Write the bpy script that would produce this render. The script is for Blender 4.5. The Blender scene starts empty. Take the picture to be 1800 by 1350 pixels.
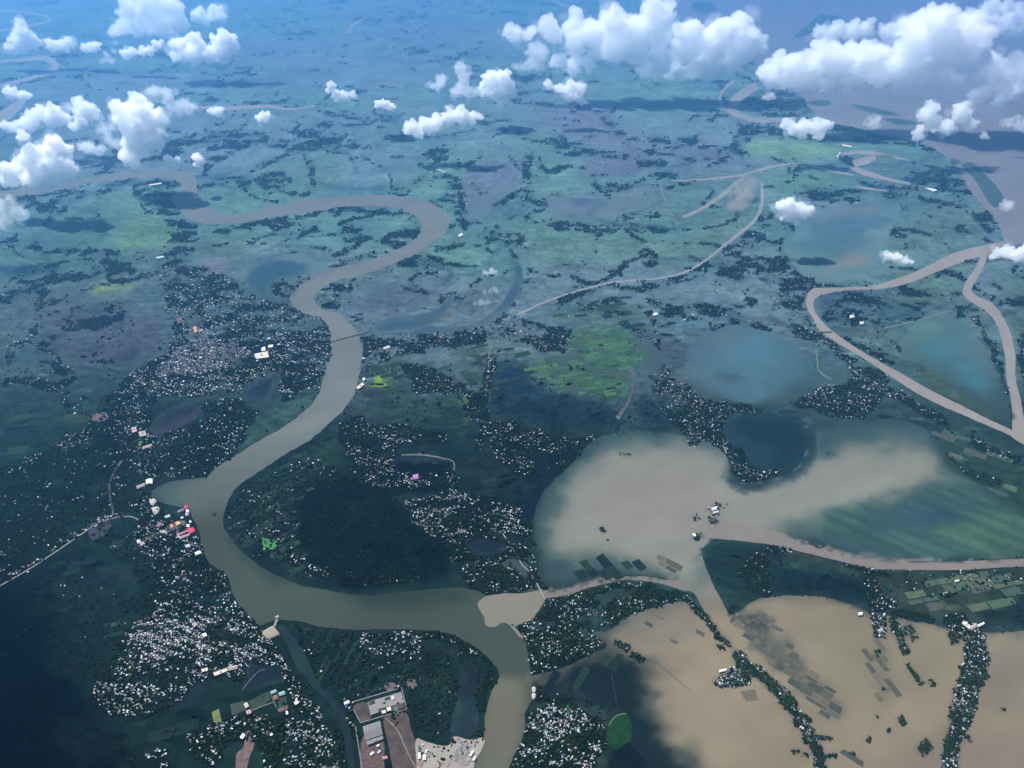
import bpy, bmesh, math, random
import numpy as np
from mathutils import Vector, noise, geometry

# ------------------------------------------------------------------ camera, sky, sun, exposure
sc = bpy.context.scene
COL = sc.collection
H = 3000.0                      # flying height in metres
F = 1300.0                      # focal length in photograph pixels (1800 wide)
PITCH = math.radians(34)
CP, SP = math.cos(PITCH), math.sin(PITCH)
cam = bpy.data.cameras.new("camera")
cam.sensor_width = 36
cam.lens = 36 * F / 1800
cam.clip_start = 1
cam.clip_end = 250000
cob = bpy.data.objects.new("camera", cam)
COL.objects.link(cob)
cob.location = (0, 0, H)
cob.rotation_euler = (math.pi / 2 - PITCH, 0, 0)
sc.camera = cob

EL, AZ = math.radians(55), math.radians(-46)
world = bpy.data.worlds.new("World")
sc.world = world
world.use_nodes = True
wn = world.node_tree
wn.nodes.clear()
sky = wn.nodes.new("ShaderNodeTexSky")
sky.sky_type = 'NISHITA'
sky.sun_disc = False
sky.sun_elevation = EL
sky.sun_rotation = AZ
bg = wn.nodes.new("ShaderNodeBackground")
bg.inputs[1].default_value = 0.06
wo = wn.nodes.new("ShaderNodeOutputWorld")
wn.links.new(sky.outputs[0], bg.inputs[0])
wn.links.new(bg.outputs[0], wo.inputs[0])
sl = bpy.data.lights.new("sun", 'SUN')
sl.energy = 5.0
sl.angle = math.radians(0.5)
sl.color = (1.0, 0.96, 0.91)
sun = bpy.data.objects.new("sun", sl)
COL.objects.link(sun)
SD = Vector((math.sin(AZ) * math.cos(EL), math.cos(AZ) * math.cos(EL), math.sin(EL)))
sun.rotation_euler = SD.to_track_quat('Z', 'Y').to_euler()
sun.location = SD * 5000
sc.view_settings.view_transform = 'Standard'
sc.view_settings.look = 'None'
sc.view_settings.exposure = 1.0
sc.view_settings.gamma = 1.0
cy = sc.cycles
cy.use_denoising = True
cy.max_bounces = 36
cy.volume_bounces = 32
cy.diffuse_bounces = 2
cy.transparent_max_bounces = 32

# ------------------------------------------------------------------ helpers
rng = random.Random(7)
nrng = np.random.default_rng(7)


def ray(px, py):
    x = (px - 900) / F
    y = -(py - 675) / F
    return Vector((x, CP + y * SP, -SP + y * CP))


def G(px, py, z=0.0):
    d = ray(px, py)
    return Vector((0, 0, H)) + d * ((z - H) / d.z)


def Gn(px, py, z=0.0):
    x = (px - 900) / F
    y = -(py - 675) / F
    dz = -SP + y * CP
    t = (z - H) / dz
    return x * t, (CP + y * SP) * t, t          # t = depth along the view axis


def hash2(ix, iy, seed):
    h = (ix.astype(np.int64) * 374761393 + iy.astype(np.int64) * 668265263 + seed * 1442695041) & 0xFFFFFFFF
    h = ((h ^ (h >> 13)) * 1274126177) & 0xFFFFFFFF
    h = (h ^ (h >> 16)) & 0xFFFFFF
    return h / float(0xFFFFFF)


def vnoise(x, y, seed=0):
    ix = np.floor(x)
    iy = np.floor(y)
    fx = x - ix
    fy = y - iy
    fx = fx * fx * (3 - 2 * fx)
    fy = fy * fy * (3 - 2 * fy)
    a = hash2(ix, iy, seed)
    b = hash2(ix + 1, iy, seed)
    c = hash2(ix, iy + 1, seed)
    d = hash2(ix + 1, iy + 1, seed)
    return (a * (1 - fx) + b * fx) * (1 - fy) + (c * (1 - fx) + d * fx) * fy


def fbm(x, y, seed=0, octv=4):
    s = np.zeros_like(x)
    a, t = 1.0, 0.0
    for k in range(octv):
        s += a * vnoise(x * 2 ** k + 17.3 * k, y * 2 ** k - 9.1 * k, seed + k)
        t += a
        a *= 0.5
    return s / t


def spline(pts, closed=False, step=6.0):
    """Catmull-Rom through pts."""
    P = [np.array(p, float) for p in pts]
    n = len(P)
    out = []
    rngi = range(n) if closed else range(n - 1)
    for i in rngi:
        p1, p2 = P[i], P[(i + 1) % n]
        p0 = P[(i - 1) % n] if closed or i > 0 else p1
        p3 = P[(i + 2) % n] if closed or i + 2 < n else p2
        m = max(1, int(np.linalg.norm(p2 - p1) / step))
        for k in range(m):
            t = k / m
            out.append(0.5 * ((2 * p1) + (p2 - p0) * t + (2 * p0 - 5 * p1 + 4 * p2 - p3) * t * t + (3 * p1 - p0 - 3 * p2 + p3) * t ** 3))
    if not closed:
        out.append(P[-1])
    return np.array(out)


def ribbon(pts, w, step=6.0):
    """Outline of a stroke; w is one width or one per point."""
    ws = [w] * len(pts) if not hasattr(w, '__len__') else w
    P3 = spline([(p[0], p[1], q) for p, q in zip(pts, ws)], False, step)
    C, W = P3[:, :2], P3[:, 2:3]
    T = np.gradient(C, axis=0)
    T /= np.linalg.norm(T, axis=1, keepdims=True) + 1e-9
    N = np.stack([-T[:, 1], T[:, 0]], 1)
    return np.concatenate([C + N * W / 2, (C - N * W / 2)[::-1]])


# ------------------------------------------------------------------ survey map of the plain
# the land is surveyed on a 2-pixel map of the traced outlines and then laid on the ground plane at its own distance
RX0, RX1, RY0, RY1, RS = -420, 2220, -96, 1620, 2
mx = np.arange(RX0, RX1, RS)
my = np.arange(RY0, RY1, RS)
MX, MY = np.meshgrid(mx.astype(float), my.astype(float))
WX, WY, WT = Gn(MX, MY)
NR, NC = MX.shape
EDGE_U = (vnoise(MX / 9, MY / 5, 101) - .5) * 9 + (vnoise(MX / 28, MY / 14, 102) - .5) * 16
EDGE_V = (vnoise(MX / 9, MY / 5, 103) - .5) * 5 + (vnoise(MX / 28, MY / 14, 104) - .5) * 9


def lookup(A, px, py):
    i = np.clip(((np.asarray(px) - RX0) / RS).round().astype(int), 0, NC - 1)
    j = np.clip(((np.asarray(py) - RY0) / RS).round().astype(int), 0, NR - 1)
    return A[j, i]


def mask(poly, rag=0.0):
    poly = np.asarray(poly, float)
    pad = 20 if rag else 0
    x0, x1 = poly[:, 0].min() - pad, poly[:, 0].max() + pad
    y0, y1 = poly[:, 1].min() - pad, poly[:, 1].max() + pad
    i0, i1 = max(0, int((x0 - RX0) / RS)), min(NC, int((x1 - RX0) / RS) + 2)
    j0, j1 = max(0, int((y0 - RY0) / RS)), min(NR, int((y1 - RY0) / RS) + 2)
    if i1 <= i0 or j1 <= j0:
        return slice(0, 1), slice(0, 1), np.zeros((1, 1), bool)
    X = MX[j0:j1, i0:i1] + EDGE_U[j0:j1, i0:i1] * rag
    Y = MY[j0:j1, i0:i1] + EDGE_V[j0:j1, i0:i1] * rag
    ins = np.zeros(X.shape, bool)
    n = len(poly)
    for k in range(n):
        xa, ya = poly[k]
        xb, yb = poly[(k + 1) % n]
        if ya == yb:
            continue
        c = ((ya > Y) != (yb > Y)) & (X < (xb - xa) * (Y - ya) / (yb - ya) + xa)
        ins ^= c
    return slice(j0, j1), slice(i0, i1), ins


def blur(a, r):
    r = int(max(1, r / RS))
    for _ in range(2):
        for ax in (0, 1):
            p = np.pad(a, [(r, r) if k == ax else (0, 0) for k in (0, 1)], mode='edge')
            c = np.cumsum(p, axis=ax)
            z = np.zeros_like(np.take(c, [0], axis=ax))
            c = np.concatenate([z, c], axis=ax)
            n = a.shape[ax]
            hi = np.take(c, np.arange(2 * r + 1, 2 * r + 1 + n), axis=ax)
            lo = np.take(c, np.arange(0, n), axis=ax)
            a = (hi - lo) / (2 * r + 1)
    return a


def soft_mask(poly, soft, rag=0.0):
    """(slices, weights 0..1) with a blurred edge"""
    poly = np.asarray(poly, float)
    js, is_, m = mask(poly, rag)
    if soft <= 0:
        return js, is_, m.astype(float)
    k = int(soft * 2 / RS) + 2
    j0, j1 = max(0, js.start - k), min(NR, js.stop + k)
    i0, i1 = max(0, is_.start - k), min(NC, is_.stop + k)
    a = np.zeros((j1 - j0, i1 - i0))
    a[js.start - j0:js.stop - j0, is_.start - i0:is_.stop - i0] = m
    return slice(j0, j1), slice(i0, i1), blur(a, soft)


LAND = np.zeros((NR, NC, 3))
WATER = np.zeros((NR, NC, 3))
WATER[:] = (.012, .030, .040)
TREE = np.zeros((NR, NC))
HOUSE = np.zeros((NR, NC))
WET = np.zeros((NR, NC), bool)


def paint(A, poly, col, soft=6, rag=.6, k=1.0, patchy=0.0, scale=160, seed=0):
    js, is_, a = soft_mask(poly, soft, rag)
    a = a * k
    if patchy:
        n = fbm(WX[js, is_] / scale, WY[js, is_] / scale, 300 + seed, 4)
        a = a * np.clip(1 - patchy + patchy * np.clip((n - .38) * 5, 0, 1), 0, 1)
    A[js, is_] += a[..., None] * (np.array(col) - A[js, is_])


# --- base cover: paddies, muted flooded flats, levee belts
n1 = fbm(WX / 2600, WY / 2600, 1, 5)
n2 = fbm(WX / 900 + 7, WY / 900, 2, 4)
n3 = fbm(WX / 300, WY / 300 + 3, 3, 4)
GREEN = np.array((.066, .126, .100))
LAV = np.array((.080, .116, .122))
TEAL = np.array((.034, .076, .090))
a = np.clip((n1 - .42) * 6, 0, 1)[..., None]
b = np.clip((n2 - .50) * 6, 0, 1)[..., None]
LAND[:] = GREEN * a + LAV * (1 - a)
LAND[:] = LAND * (1 - b * .5) + TEAL * b * .5
LAND *= (0.75 + .5 * n3)[..., None]
wx = WX + 500 * (fbm(WX / 1500, WY / 1500, 11, 3) - .5)
wy = WY + 700 * (fbm(WX / 1500, WY / 1500, 12, 3) - .5)
r1 = np.abs(fbm(wx / 2300, wy / 1500, 13, 3) - .5)
r2 = np.abs(fbm(wx / 1500 + 5, wy / 1900, 14, 3) - .5)
brk = fbm(WX / 420, WY / 420, 15, 3)
belt = ((r1 < .012) | (r2 < .010)) & (brk > .42)
blot = (fbm(wx / 1300, wy / 900, 16, 4) > .70) & (brk > .40)
farm = (MY < 470) | (MX > 1120) & (MY < 560) | (MX < 220) & (MY < 640)
TREE[(belt | blot) & farm] = .85
HOUSE[(belt | blot) & farm & (fbm(WX / 700, WY / 700, 17, 2) > .55)] = .10

# --- large tints of the land
PAINT = [
    ([(-420, 430), (330, 420), (560, 480), (600, 700), (1150, 690), (1800, 700), (2220, 700), (2220, 1620), (-420, 1620)], (.022, .046, .036), 40, .5, .55, 0),
    ([(-420, 700), (300, 690), (600, 740), (1050, 720), (1100, 800), (930, 1000), (960, 1300), (900, 1620), (-420, 1620)], (.010, .024, .022), 30, .5, .85, .25),
    ([(50, 560), (120, 540), (200, 545), (270, 540), (290, 580), (280, 620), (230, 640), (150, 640), (90, 610)], (.055, .055, .078), 10, 1, .8, .2),
    ([(0, 690), (120, 690), (190, 700), (150, 770), (60, 800), (-60, 830), (-60, 690)], (.022, .055, .036), 12, 1, .8, .3),
    ([(0, 560), (60, 520), (180, 500), (250, 520), (200, 545), (60, 560)], (.05, .062, .066), 10, 1, .7, .3),
    ([(200, 400), (240, 375), (290, 385), (315, 410), (300, 440), (240, 450), (190, 440)], (.07, .125, .05), 8, 1, .8, .3),
    ([(60, 380), (180, 350), (240, 370), (190, 430), (90, 420)], (.045, .09, .06), 10, 1, .7, .3),
    ([(340, 400), (430, 400), (470, 400), (430, 440), (400, 480), (350, 450)], (.055, .095, .062), 8, 1, .7, .3),
    ([(345, 455), (400, 450), (410, 470), (400, 485), (365, 480)], (.085, .082, .10), 4, .6, .8, 0),
    ([(380, 340), (420, 310), (470, 280), (560, 245), (600, 240), (600, 335), (500, 350), (420, 365)], (.05, .10, .065), 10, 1, .7, .3),
    ([(145, 515), (200, 490), (240, 500), (220, 515), (160, 525)], (.12, .18, .05), 5, 1.2, .9, .5),
    ([(1305, 245), (1400, 245), (1480, 262), (1470, 275), (1400, 280), (1310, 275)], (.095, .17, .085), 4, .6, .95, .1),
    ([(1340, 310), (1370, 292), (1420, 292), (1490, 310), (1440, 330), (1390, 345), (1350, 335)], (.06, .12, .075), 5, .6, .8, .2),
    ([(870, 400), (930, 390), (1000, 400), (1100, 415), (1180, 400), (1180, 450), (1080, 465), (960, 470), (900, 440)], (.06, .11, .07), 10, 1, .7, .3),
    ([(930, 350), (1040, 340), (1160, 325), (1165, 365), (1080, 390), (980, 385)], (.075, .085, .105), 8, 1, .7, .2),
    ([(800, 320), (840, 280), (930, 275), (925, 330), (870, 365), (820, 395), (810, 350)], (.075, .082, .11), 8, .8, .8, .2),
    ([(940, 190), (1060, 180), (1100, 240), (1170, 250), (1130, 270), (1040, 260), (960, 230)], (.085, .085, .115), 8, .8, .8, .2),
    ([(1020, 280), (1150, 265), (1140, 300), (1040, 320)], (.08, .08, .11), 8, .8, .8, .2),
    ([(1200, 235), (1290, 260), (1290, 290), (1210, 300), (1180, 280)], (.075, .08, .11), 8, .8, .7, .2),
    ([(1130, 455), (1230, 400), (1320, 330), (1330, 380), (1260, 440), (1170, 480)], (.06, .10, .07), 8, 1, .8, .2),
    ([(600, 510), (680, 480), (790, 470), (800, 500), (720, 550), (640, 560)], (.045, .055, .075), 10, 1, .7, .3),
    ([(740, 560), (780, 530), (850, 500), (880, 510), (840, 560), (790, 575)], (.05, .065, .062), 8, 1, .7, .3),
    ([(960, 560), (1000, 540), (1110, 520), (1140, 560), (1120, 575), (1040, 575)], (.05, .085, .055), 8, 1, .8, .4),
    ([(1000, 580), (1043, 575), (1093, 577), (1120, 597), (1140, 617), (1133, 637), (1110, 647), (1100, 697), (1060, 697), (1000, 690), (963, 670), (933, 657), (927, 640), (967, 627), (1003, 620)], (.045, .115, .045), 4, 1, .9, .1),
    ([(1115, 590), (1150, 580), (1200, 600), (1195, 660), (1150, 660), (1140, 630)], (.05, .06, .075), 8, 1, .7, .2),
    ([(655, 640), (715, 640), (715, 690), (660, 690)], (.030, .062, .032), 8, 1, .8, .4),
    ([(660, 664), (672, 655), (686, 660), (680, 672), (684, 684), (668, 688)], (.20, .31, .04), 2, .8, .95, .3),
    ([(800, 620), (860, 600), (900, 620), (930, 650), (880, 660), (820, 650)], (.03, .06, .040), 8, 1, .8, .4),
    ([(655, 700), (800, 700), (840, 720), (830, 745), (680, 740)], (.022, .050, .034), 8, 1, .8, .4),
    ([(860, 650), (900, 630), (960, 680), (1050, 710), (1100, 720), (1080, 748), (1000, 748), (900, 740), (860, 720)], (.010, .025, .042), 8, 1.2, .95, .1),
    ([(1120, 700), (1180, 710), (1190, 750), (1150, 765), (1110, 740)], (.012, .028, .045), 8, 1, .9, .2),
    ([(420, 870), (470, 830), (560, 780), (600, 740), (590, 790), (560, 850), (500, 870), (450, 900)], (.035, .075, .030), 7, 1, .85, .5),
    ([(545, 700), (500, 705), (440, 740), (412, 795), (380, 822), (460, 778), (547, 715)], (.060, .115, .095), 5, .6, .95, .1),
    ([(530, 860), (560, 842), (620, 832), (680, 860), (720, 900), (760, 940), (790, 980), (780, 1012), (700, 1032), (620, 1035), (560, 1010), (520, 960), (525, 900)], (.003, .007, .004), 7, 1.2, 1, .1),
    ([(590, 870), (650, 880), (680, 920), (640, 930), (600, 900)], (.008, .018, .014), 8, 1, .7, .5),
    ([(920, 800), (1000, 790), (1060, 790), (1010, 830), (960, 870), (930, 940), (900, 900), (910, 850)], (.006, .012, .022), 9, 1.2, .95, .15),
    ([(700, 810), (790, 815), (795, 850), (750, 870), (705, 850)], (.004, .007, .014), 3, .5, .9, 0),
    ([(-420, 800), (-10, 860), (60, 960), (130, 1060), (170, 1250), (260, 1330), (280, 1620), (-420, 1620)], (.004, .008, .008), 34, 1, .97, .25),  # dark corner: clear water, with cloud shade painted into the colour
    ([(180, 920), (290, 930), (260, 1000), (210, 1060), (150, 1010)], (.016, .034, .034), 14, 1, .6, .5),
    ([(300, 1180), (420, 1210), (400, 1290), (300, 1290), (240, 1250)], (.014, .032, .032), 12, 1, .7, .4),
    ([(990, 1140), (1060, 1130), (1110, 1150), (1130, 1200), (1120, 1240), (1170, 1310), (1210, 1380), (1200, 1620), (1050, 1620), (1060, 1340), (1070, 1250), (1000, 1230), (945, 1205)], (.006, .012, .018), 10, .8, .95, .1),
    ([(1070, 1273), (1080, 1260), (1100, 1255), (1110, 1273), (1110, 1300), (1093, 1313), (1067, 1307)], (.018, .070, .026), 3, .4, .95, .1),
    ([(448, 1325), (470, 1315), (492, 1325), (490, 1380), (440, 1380)], (.022, .085, .045), 3, .4, .95, .1),
    ([(1250, 948), (1330, 958), (1410, 972), (1530, 1003), (1540, 1060), (1480, 1062), (1430, 1046), (1340, 1050), (1290, 1075), (1262, 1040), (1240, 985)], (.014, .034, .034), 5, .6, .95, .2),
    ([(1380, 962), (1530, 1003), (1520, 1016), (1430, 1000), (1370, 990)], (.060, .070, .062), 5, .8, .8, .3),
    ([(1370, 1005), (1440, 1010), (1530, 1025), (1530, 1056), (1470, 1050), (1380, 1030)], (.008, .022, .038), 7, 1, .9, .15),
    ([(1350, 985), (1440, 985), (1520, 1000), (1500, 1012), (1400, 1006)], (.030, .080, .048), 5, 1, .7, .4),
    ([(1545, 1005), (1700, 1004), (2220, 980), (2220, 1110), (1740, 1100), (1690, 1090), (1580, 1070)], (.058, .072, .044), 8, 1, .9, .35),
    ([(1720, 1070), (1800, 1050), (1900, 1060), (1850, 1110), (1740, 1105)], (.012, .025, .034), 10, 1, .9, .2),
    ([(1640, 740), (1720, 770), (1800, 810), (1900, 830), (2220, 860), (2220, 985), (1800, 970), (1560, 970), (1690, 850), (1660, 790)], (.050, .092, .062), 10, 1, .85, .3),
    ([(1500, 700), (1600, 710), (1660, 750), (1640, 780), (1560, 770), (1480, 780)], (.030, .050, .055), 10, 1, .8, .3),
    ([(1560, 470), (1720, 455), (1700, 520), (1600, 510)], (.055, .10, .065), 6, 1, .8, .3),
    ([(1730, 470), (1800, 460), (1900, 470), (1900, 700), (1800, 690), (1770, 560)], (.055, .095, .07), 6, 1, .8, .3),
    ([(1600, 640), (1640, 650), (1740, 725), (1760, 745), (1720, 735), (1640, 695)], (.075, .10, .06), 4, .8, .8, .3),
    ([(1440, 505), (1560, 500), (1690, 520), (1720, 560), (1650, 545), (1540, 590), (1480, 590), (1440, 560)], (.025, .05, .062), 8, 1, .85, .3),
    ([(1540, 520), (1640, 510), (1690, 525), (1640, 540), (1560, 535)], (.06, .10, .055), 6, 1, .7, .4),
    ([(1100, 380), (1180, 300), (1330, 300), (1300, 380), (1200, 420)], (.05, .085, .08), 10, 1, .5, .3),
    ([(1560, 400), (1680, 350), (1740, 390), (1740, 430), (1640, 455), (1560, 440)], (.055, .095, .072), 8, 1, .8, .3),
    ([(1480, 280), (1640, 262), (1690, 320), (1600, 330), (1500, 305)], (.045, .075, .075), 8, 1, .7, .3),
    ([(1262, 738), (1330, 716), (1405, 732), (1428, 770), (1410, 815), (1380, 842), (1322, 842), (1290, 800)], (.012, .034, .052), 10, .8, .95, .1),
    # town ground: packed earth and lanes
    ([(270, 655), (320, 610), (345, 590), (330, 552), (348, 545), (362, 592), (410, 602), (440, 612), (430, 640), (380, 655), (320, 668)], (.16, .14, .17), 6, 1, .75, .6),
    ([(220, 1120), (300, 1085), (360, 1080), (420, 1095), (460, 1140), (440, 1170), (360, 1160), (260, 1160)], (.045, .05, .065), 8, 1, .7, .6),
]
for i, (poly, col, soft, rag, k, patchy) in enumerate(PAINT):
    paint(LAND, poly, col, soft, rag, k, patchy, 140, i)

# ------------------------------------------------------------------ water outlines
BANK_A = [(-420, 372), (-60, 345), (0, 336), (75, 326), (150, 315), (200, 305), (250, 301), (300, 300), (333, 304), (347, 320), (347, 337), (353, 353), (370, 367), (393, 375), (417, 377), (443, 372), (500, 358), (550, 350), (600, 345), (650, 343), (683, 343), (717, 347), (750, 355), (773, 367), (788, 378), (793, 387), (788, 400), (777, 417), (757, 430), (735, 445), (710, 457), (657, 478), (620, 488), (590, 495), (565, 510), (553, 527), (567, 545), (600, 553), (612, 567), (626, 580), (633, 597), (637, 617), (633, 650), (627, 680), (617, 703), (600, 725), (580, 743), (547, 773), (500, 800), (460, 827), (417, 857), (398, 888), (393, 920), (403, 943), (427, 970), (450, 990), (483, 1010), (533, 1030), (600, 1042), (650, 1047), (733, 1038), (800, 1033), (830, 1037), (860, 1047), (890, 1043), (917, 1043), (935, 1035), (957, 1038), (960, 1052), (940, 1085), (907, 1103), (920, 1120), (927, 1143), (930, 1167), (933, 1190), (940, 1203), (935, 1233), (923, 1253), (922, 1283), (913, 1310), (900, 1337), (890, 1370), (870, 1500), (850, 1618)]
BANK_B = [(-420, 385), (-60, 356), (0, 347), (67, 342), (117, 333), (157, 323), (200, 318), (240, 315), (277, 313), (300, 315), (318, 322), (320, 328), (310, 340), (305, 353), (313, 365), (322, 377), (337, 388), (360, 394), (393, 395), (427, 392), (467, 385), (517, 377), (567, 370), (600, 364), (633, 362), (667, 362), (700, 368), (723, 377), (738, 387), (742, 400), (733, 417), (717, 430), (690, 442), (650, 458), (600, 470), (560, 480), (530, 492), (515, 510), (510, 525), (517, 540), (535, 552), (563, 558), (577, 573), (582, 597), (583, 623), (573, 647), (565, 680), (547, 712), (500, 750), (460, 773), (417, 800), (380, 822), (362, 843), (330, 870), (332, 890), (337, 905), (343, 917), (353, 943), (360, 973), (372, 993), (400, 1013), (407, 1040), (420, 1063), (437, 1080), (457, 1100), (480, 1092), (520, 1092), (567, 1103), (627, 1108), (667, 1107), (733, 1108), (783, 1113), (817, 1127), (847, 1147), (867, 1167), (877, 1183), (875, 1197), (863, 1217), (857, 1240), (852, 1267), (850, 1297), (840, 1330), (833, 1352), (800, 1500), (790, 1618)]


def cs(p, step=6):
    return spline(p, False, step)


river_main = np.concatenate([cs(BANK_A), cs(BANK_B)[::-1]])
EAST_BIG = np.concatenate([cs([(1040, -94), (1150, -30), (1180, 20), (1240, 60), (1330, 110), (1400, 157), (1417, 180), (1440, 203), (1463, 217), (1500, 223), (1550, 237), (1600, 247), (1633, 257), (1650, 267), (1667, 280), (1687, 300), (1700, 327), (1720, 353), (1747, 383), (1760, 403), (1765, 425), (1790, 440), (1840, 455), (1950, 470), (2218, 490)]), [(2218, -94)]])
R2 = np.concatenate([cs([(1765, 424), (1700, 438), (1667, 449), (1633, 467), (1583, 488), (1533, 502), (1483, 505), (1440, 506), (1427, 508), (1418, 520), (1417, 537), (1427, 557), (1440, 580), (1467, 600), (1517, 630), (1567, 663), (1627, 700), (1700, 733), (1767, 762), (1800, 782), (1900, 830)]),
                     cs([(1920, 815), (1800, 766), (1780, 757), (1740, 738), (1700, 718), (1640, 688), (1583, 656), (1533, 629), (1483, 597), (1453, 573), (1434, 550), (1430, 533), (1437, 522), (1460, 515), (1500, 510), (1550, 508), (1600, 497), (1667, 470), (1725, 450), (1768, 436)])])
R3 = ribbon([(1732, 445), (1722, 470), (1706, 495), (1700, 513), (1715, 528), (1738, 540), (1755, 560), (1768, 590), (1776, 630), (1777, 665), (1786, 705), (1790, 740), (1795, 765)], [10, 13, 14, 16, 14, 18, 16, 18, 18, 16, 17, 22, 30])
E_CREEK = np.concatenate([cs([(957, 1038), (993, 1037), (1023, 1028), (1053, 1020), (1083, 1015), (1117, 1013), (1150, 1015), (1173, 1020), (1200, 1012)]), cs([(1205, 1040), (1163, 1027), (1133, 1022), (1100, 1020), (1067, 1026), (1033, 1034), (1000, 1046), (960, 1052)])])
CH_S = np.concatenate([cs([(1212, 945), (1206, 1000), (1200, 1035), (1220, 1043), (1237, 1073), (1257, 1097), (1277, 1120), (1290, 1137), (1313, 1157), (1340, 1187), (1373, 1207), (1393, 1233)]), cs([(1453, 1263), (1420, 1227), (1380, 1193), (1347, 1160), (1313, 1120), (1283, 1083), (1267, 1053), (1253, 1027), (1237, 987), (1234, 967), (1252, 940)])])
CH_E = np.concatenate([cs([(1240, 915), (1330, 925), (1390, 943), (1417, 956), (1467, 968), (1500, 977), (1533, 983), (1600, 986), (1700, 986), (1800, 982), (2218, 960)]), cs([(2218, 980), (1800, 996), (1700, 1002), (1600, 1002), (1533, 1000), (1500, 993), (1460, 983), (1407, 970), (1367, 960), (1317, 953), (1238, 945)])])
F1 = [(1040, 775), (1110, 758), (1200, 765), (1240, 775), (1275, 800), (1290, 838), (1312, 850), (1385, 832), (1415, 800), (1420, 745), (1500, 735), (1620, 750), (1690, 830), (1800, 890), (1900, 920), (1900, 970), (1600, 988), (1500, 978), (1417, 955), (1330, 940), (1260, 946), (1235, 985), (1235, 1030), (1200, 1030), (1150, 1014), (1083, 1014), (1000, 1036), (962, 1036), (945, 985), (935, 930), (955, 865), (1005, 815)]
F2 = [(1040, 1112), (1070, 1108), (1110, 1080), (1195, 1058), (1230, 1070), (1283, 1082), (1340, 1052), (1430, 1048), (1500, 1063), (1535, 1080), (1600, 1088), (1680, 1108), (1750, 1112), (2218, 1120), (2218, 1618), (1180, 1618), (1170, 1420), (1130, 1330), (1060, 1270), (1080, 1240), (1000, 1225), (940, 1203), (936, 1190), (985, 1176), (1040, 1150), (1068, 1135)]
SIDE = ribbon([(928, 1196), (960, 1189), (1000, 1176), (1060, 1150), (1110, 1138)], [15, 12, 11, 12, 16])
PLUME = spline([(840, 1060), (858, 1048), (890, 1044), (917, 1044), (940, 1040), (956, 1040), (959, 1052), (948, 1072), (932, 1090), (908, 1101), (914, 1113), (921, 1124), (912, 1119), (903, 1108), (890, 1096), (880, 1096), (872, 1102), (862, 1103), (853, 1098), (851, 1086), (846, 1077)], True, 3)
OXBOW = ribbon([(640, 583), (690, 578), (740, 577), (790, 580), (840, 571), (875, 550), (900, 520), (912, 490), (908, 465), (895, 455)], [8, 20, 16, 8, 10, 14, 16, 14, 10, 5])
BLUE = [(650, 577), (665, 565), (700, 555), (740, 552), (775, 540), (790, 520), (800, 512), (795, 535), (770, 560), (745, 575), (700, 584), (655, 583)]
LAKES = [
    ("lagoon", [(440, 462), (470, 450), (520, 445), (560, 462), (590, 472), (548, 481), (500, 495), (480, 512), (482, 524), (500, 530), (515, 534), (480, 532), (455, 525), (437, 500)], 2),
    ("backwater", OXBOW, 0),
    ("backwater", BLUE, 3),
    ("lake", [(1215, 605), (1250, 585), (1290, 572), (1340, 580), (1390, 600), (1430, 640), (1440, 680), (1400, 705), (1360, 715), (1300, 706), (1240, 690), (1210, 660), (1205, 630)], 3),
    ("lake", [(1440, 645), (1500, 650), (1490, 672), (1450, 672), (1432, 660)], 2),
    ("lake", [(1275, 740), (1330, 722), (1395, 738), (1418, 770), (1405, 808), (1380, 832), (1330, 836), (1318, 815), (1305, 790), (1275, 775)], 3),
    ("lake", [(1555, 585), (1600, 567), (1670, 547), (1700, 575), (1740, 620), (1765, 680), (1778, 745), (1750, 735), (1700, 702), (1640, 655), (1600, 628), (1575, 605)], 3),
    ("lake", [(1390, 375), (1440, 365), (1550, 357), (1575, 385), (1560, 420), (1545, 460), (1500, 488), (1445, 503), (1425, 480), (1390, 462), (1375, 430), (1400, 400)], 3),
    ("lake", [(960, 345), (1050, 350), (1110, 345), (1130, 365), (1080, 385), (1010, 388), (965, 375)], 2),
    ("lake", [(822, 360), (870, 325), (890, 300), (900, 325), (870, 362), (835, 392), (815, 385)], 2),
    ("lake", [(409, 148), (425, 125), (440, 112), (438, 120), (425, 130), (418, 148)], 1),
    ("lake", [(1120, 610), (1150, 600), (1170, 640), (1150, 660), (1130, 640)], 2),
    ("pond", [(267, 743), (300, 717), (333, 707), (353, 713), (353, 733), (320, 750), (283, 767), (263, 760)], 1),
    ("pond", [(430, 690), (450, 670), (480, 650), (495, 660), (470, 700), (450, 722), (432, 712)], 1),
    ("pond", [(811, 1170), (830, 1165), (840, 1185), (832, 1220), (842, 1255), (835, 1285), (812, 1300), (790, 1300), (797, 1250), (806, 1210)], 2),
    ("pond", [(706, 800), (740, 796), (775, 805), (778, 812), (740, 812), (706, 812)], 1),
    ("pond", [(815, 955), (850, 945), (885, 955), (890, 968), (860, 978), (830, 975)], 2),
    ("pond", [(888, 985), (905, 978), (930, 1000), (925, 1025), (917, 1012), (900, 998)], 1),
    ("pond", [(200, 620), (235, 600), (250, 625), (230, 640), (205, 640)], 2),
    ("pond", [(880, 990), (893, 986), (897, 1000), (885, 1000)], 1),
    ("pond", [(432, 1180), (455, 1168), (490, 1172), (498, 1195), (470, 1206), (430, 1215)], 1),
    ("silt_shallows", [(1330, 300), (1318, 304), (1300, 318), (1285, 338), (1268, 366), (1290, 374), (1312, 366), (1326, 350), (1334, 330), (1334, 312)], 1),
    ("river_shallows", [(364, 842), (330, 842), (290, 850), (265, 865), (268, 878), (300, 888), (333, 892), (340, 868)], 1),
]
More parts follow.
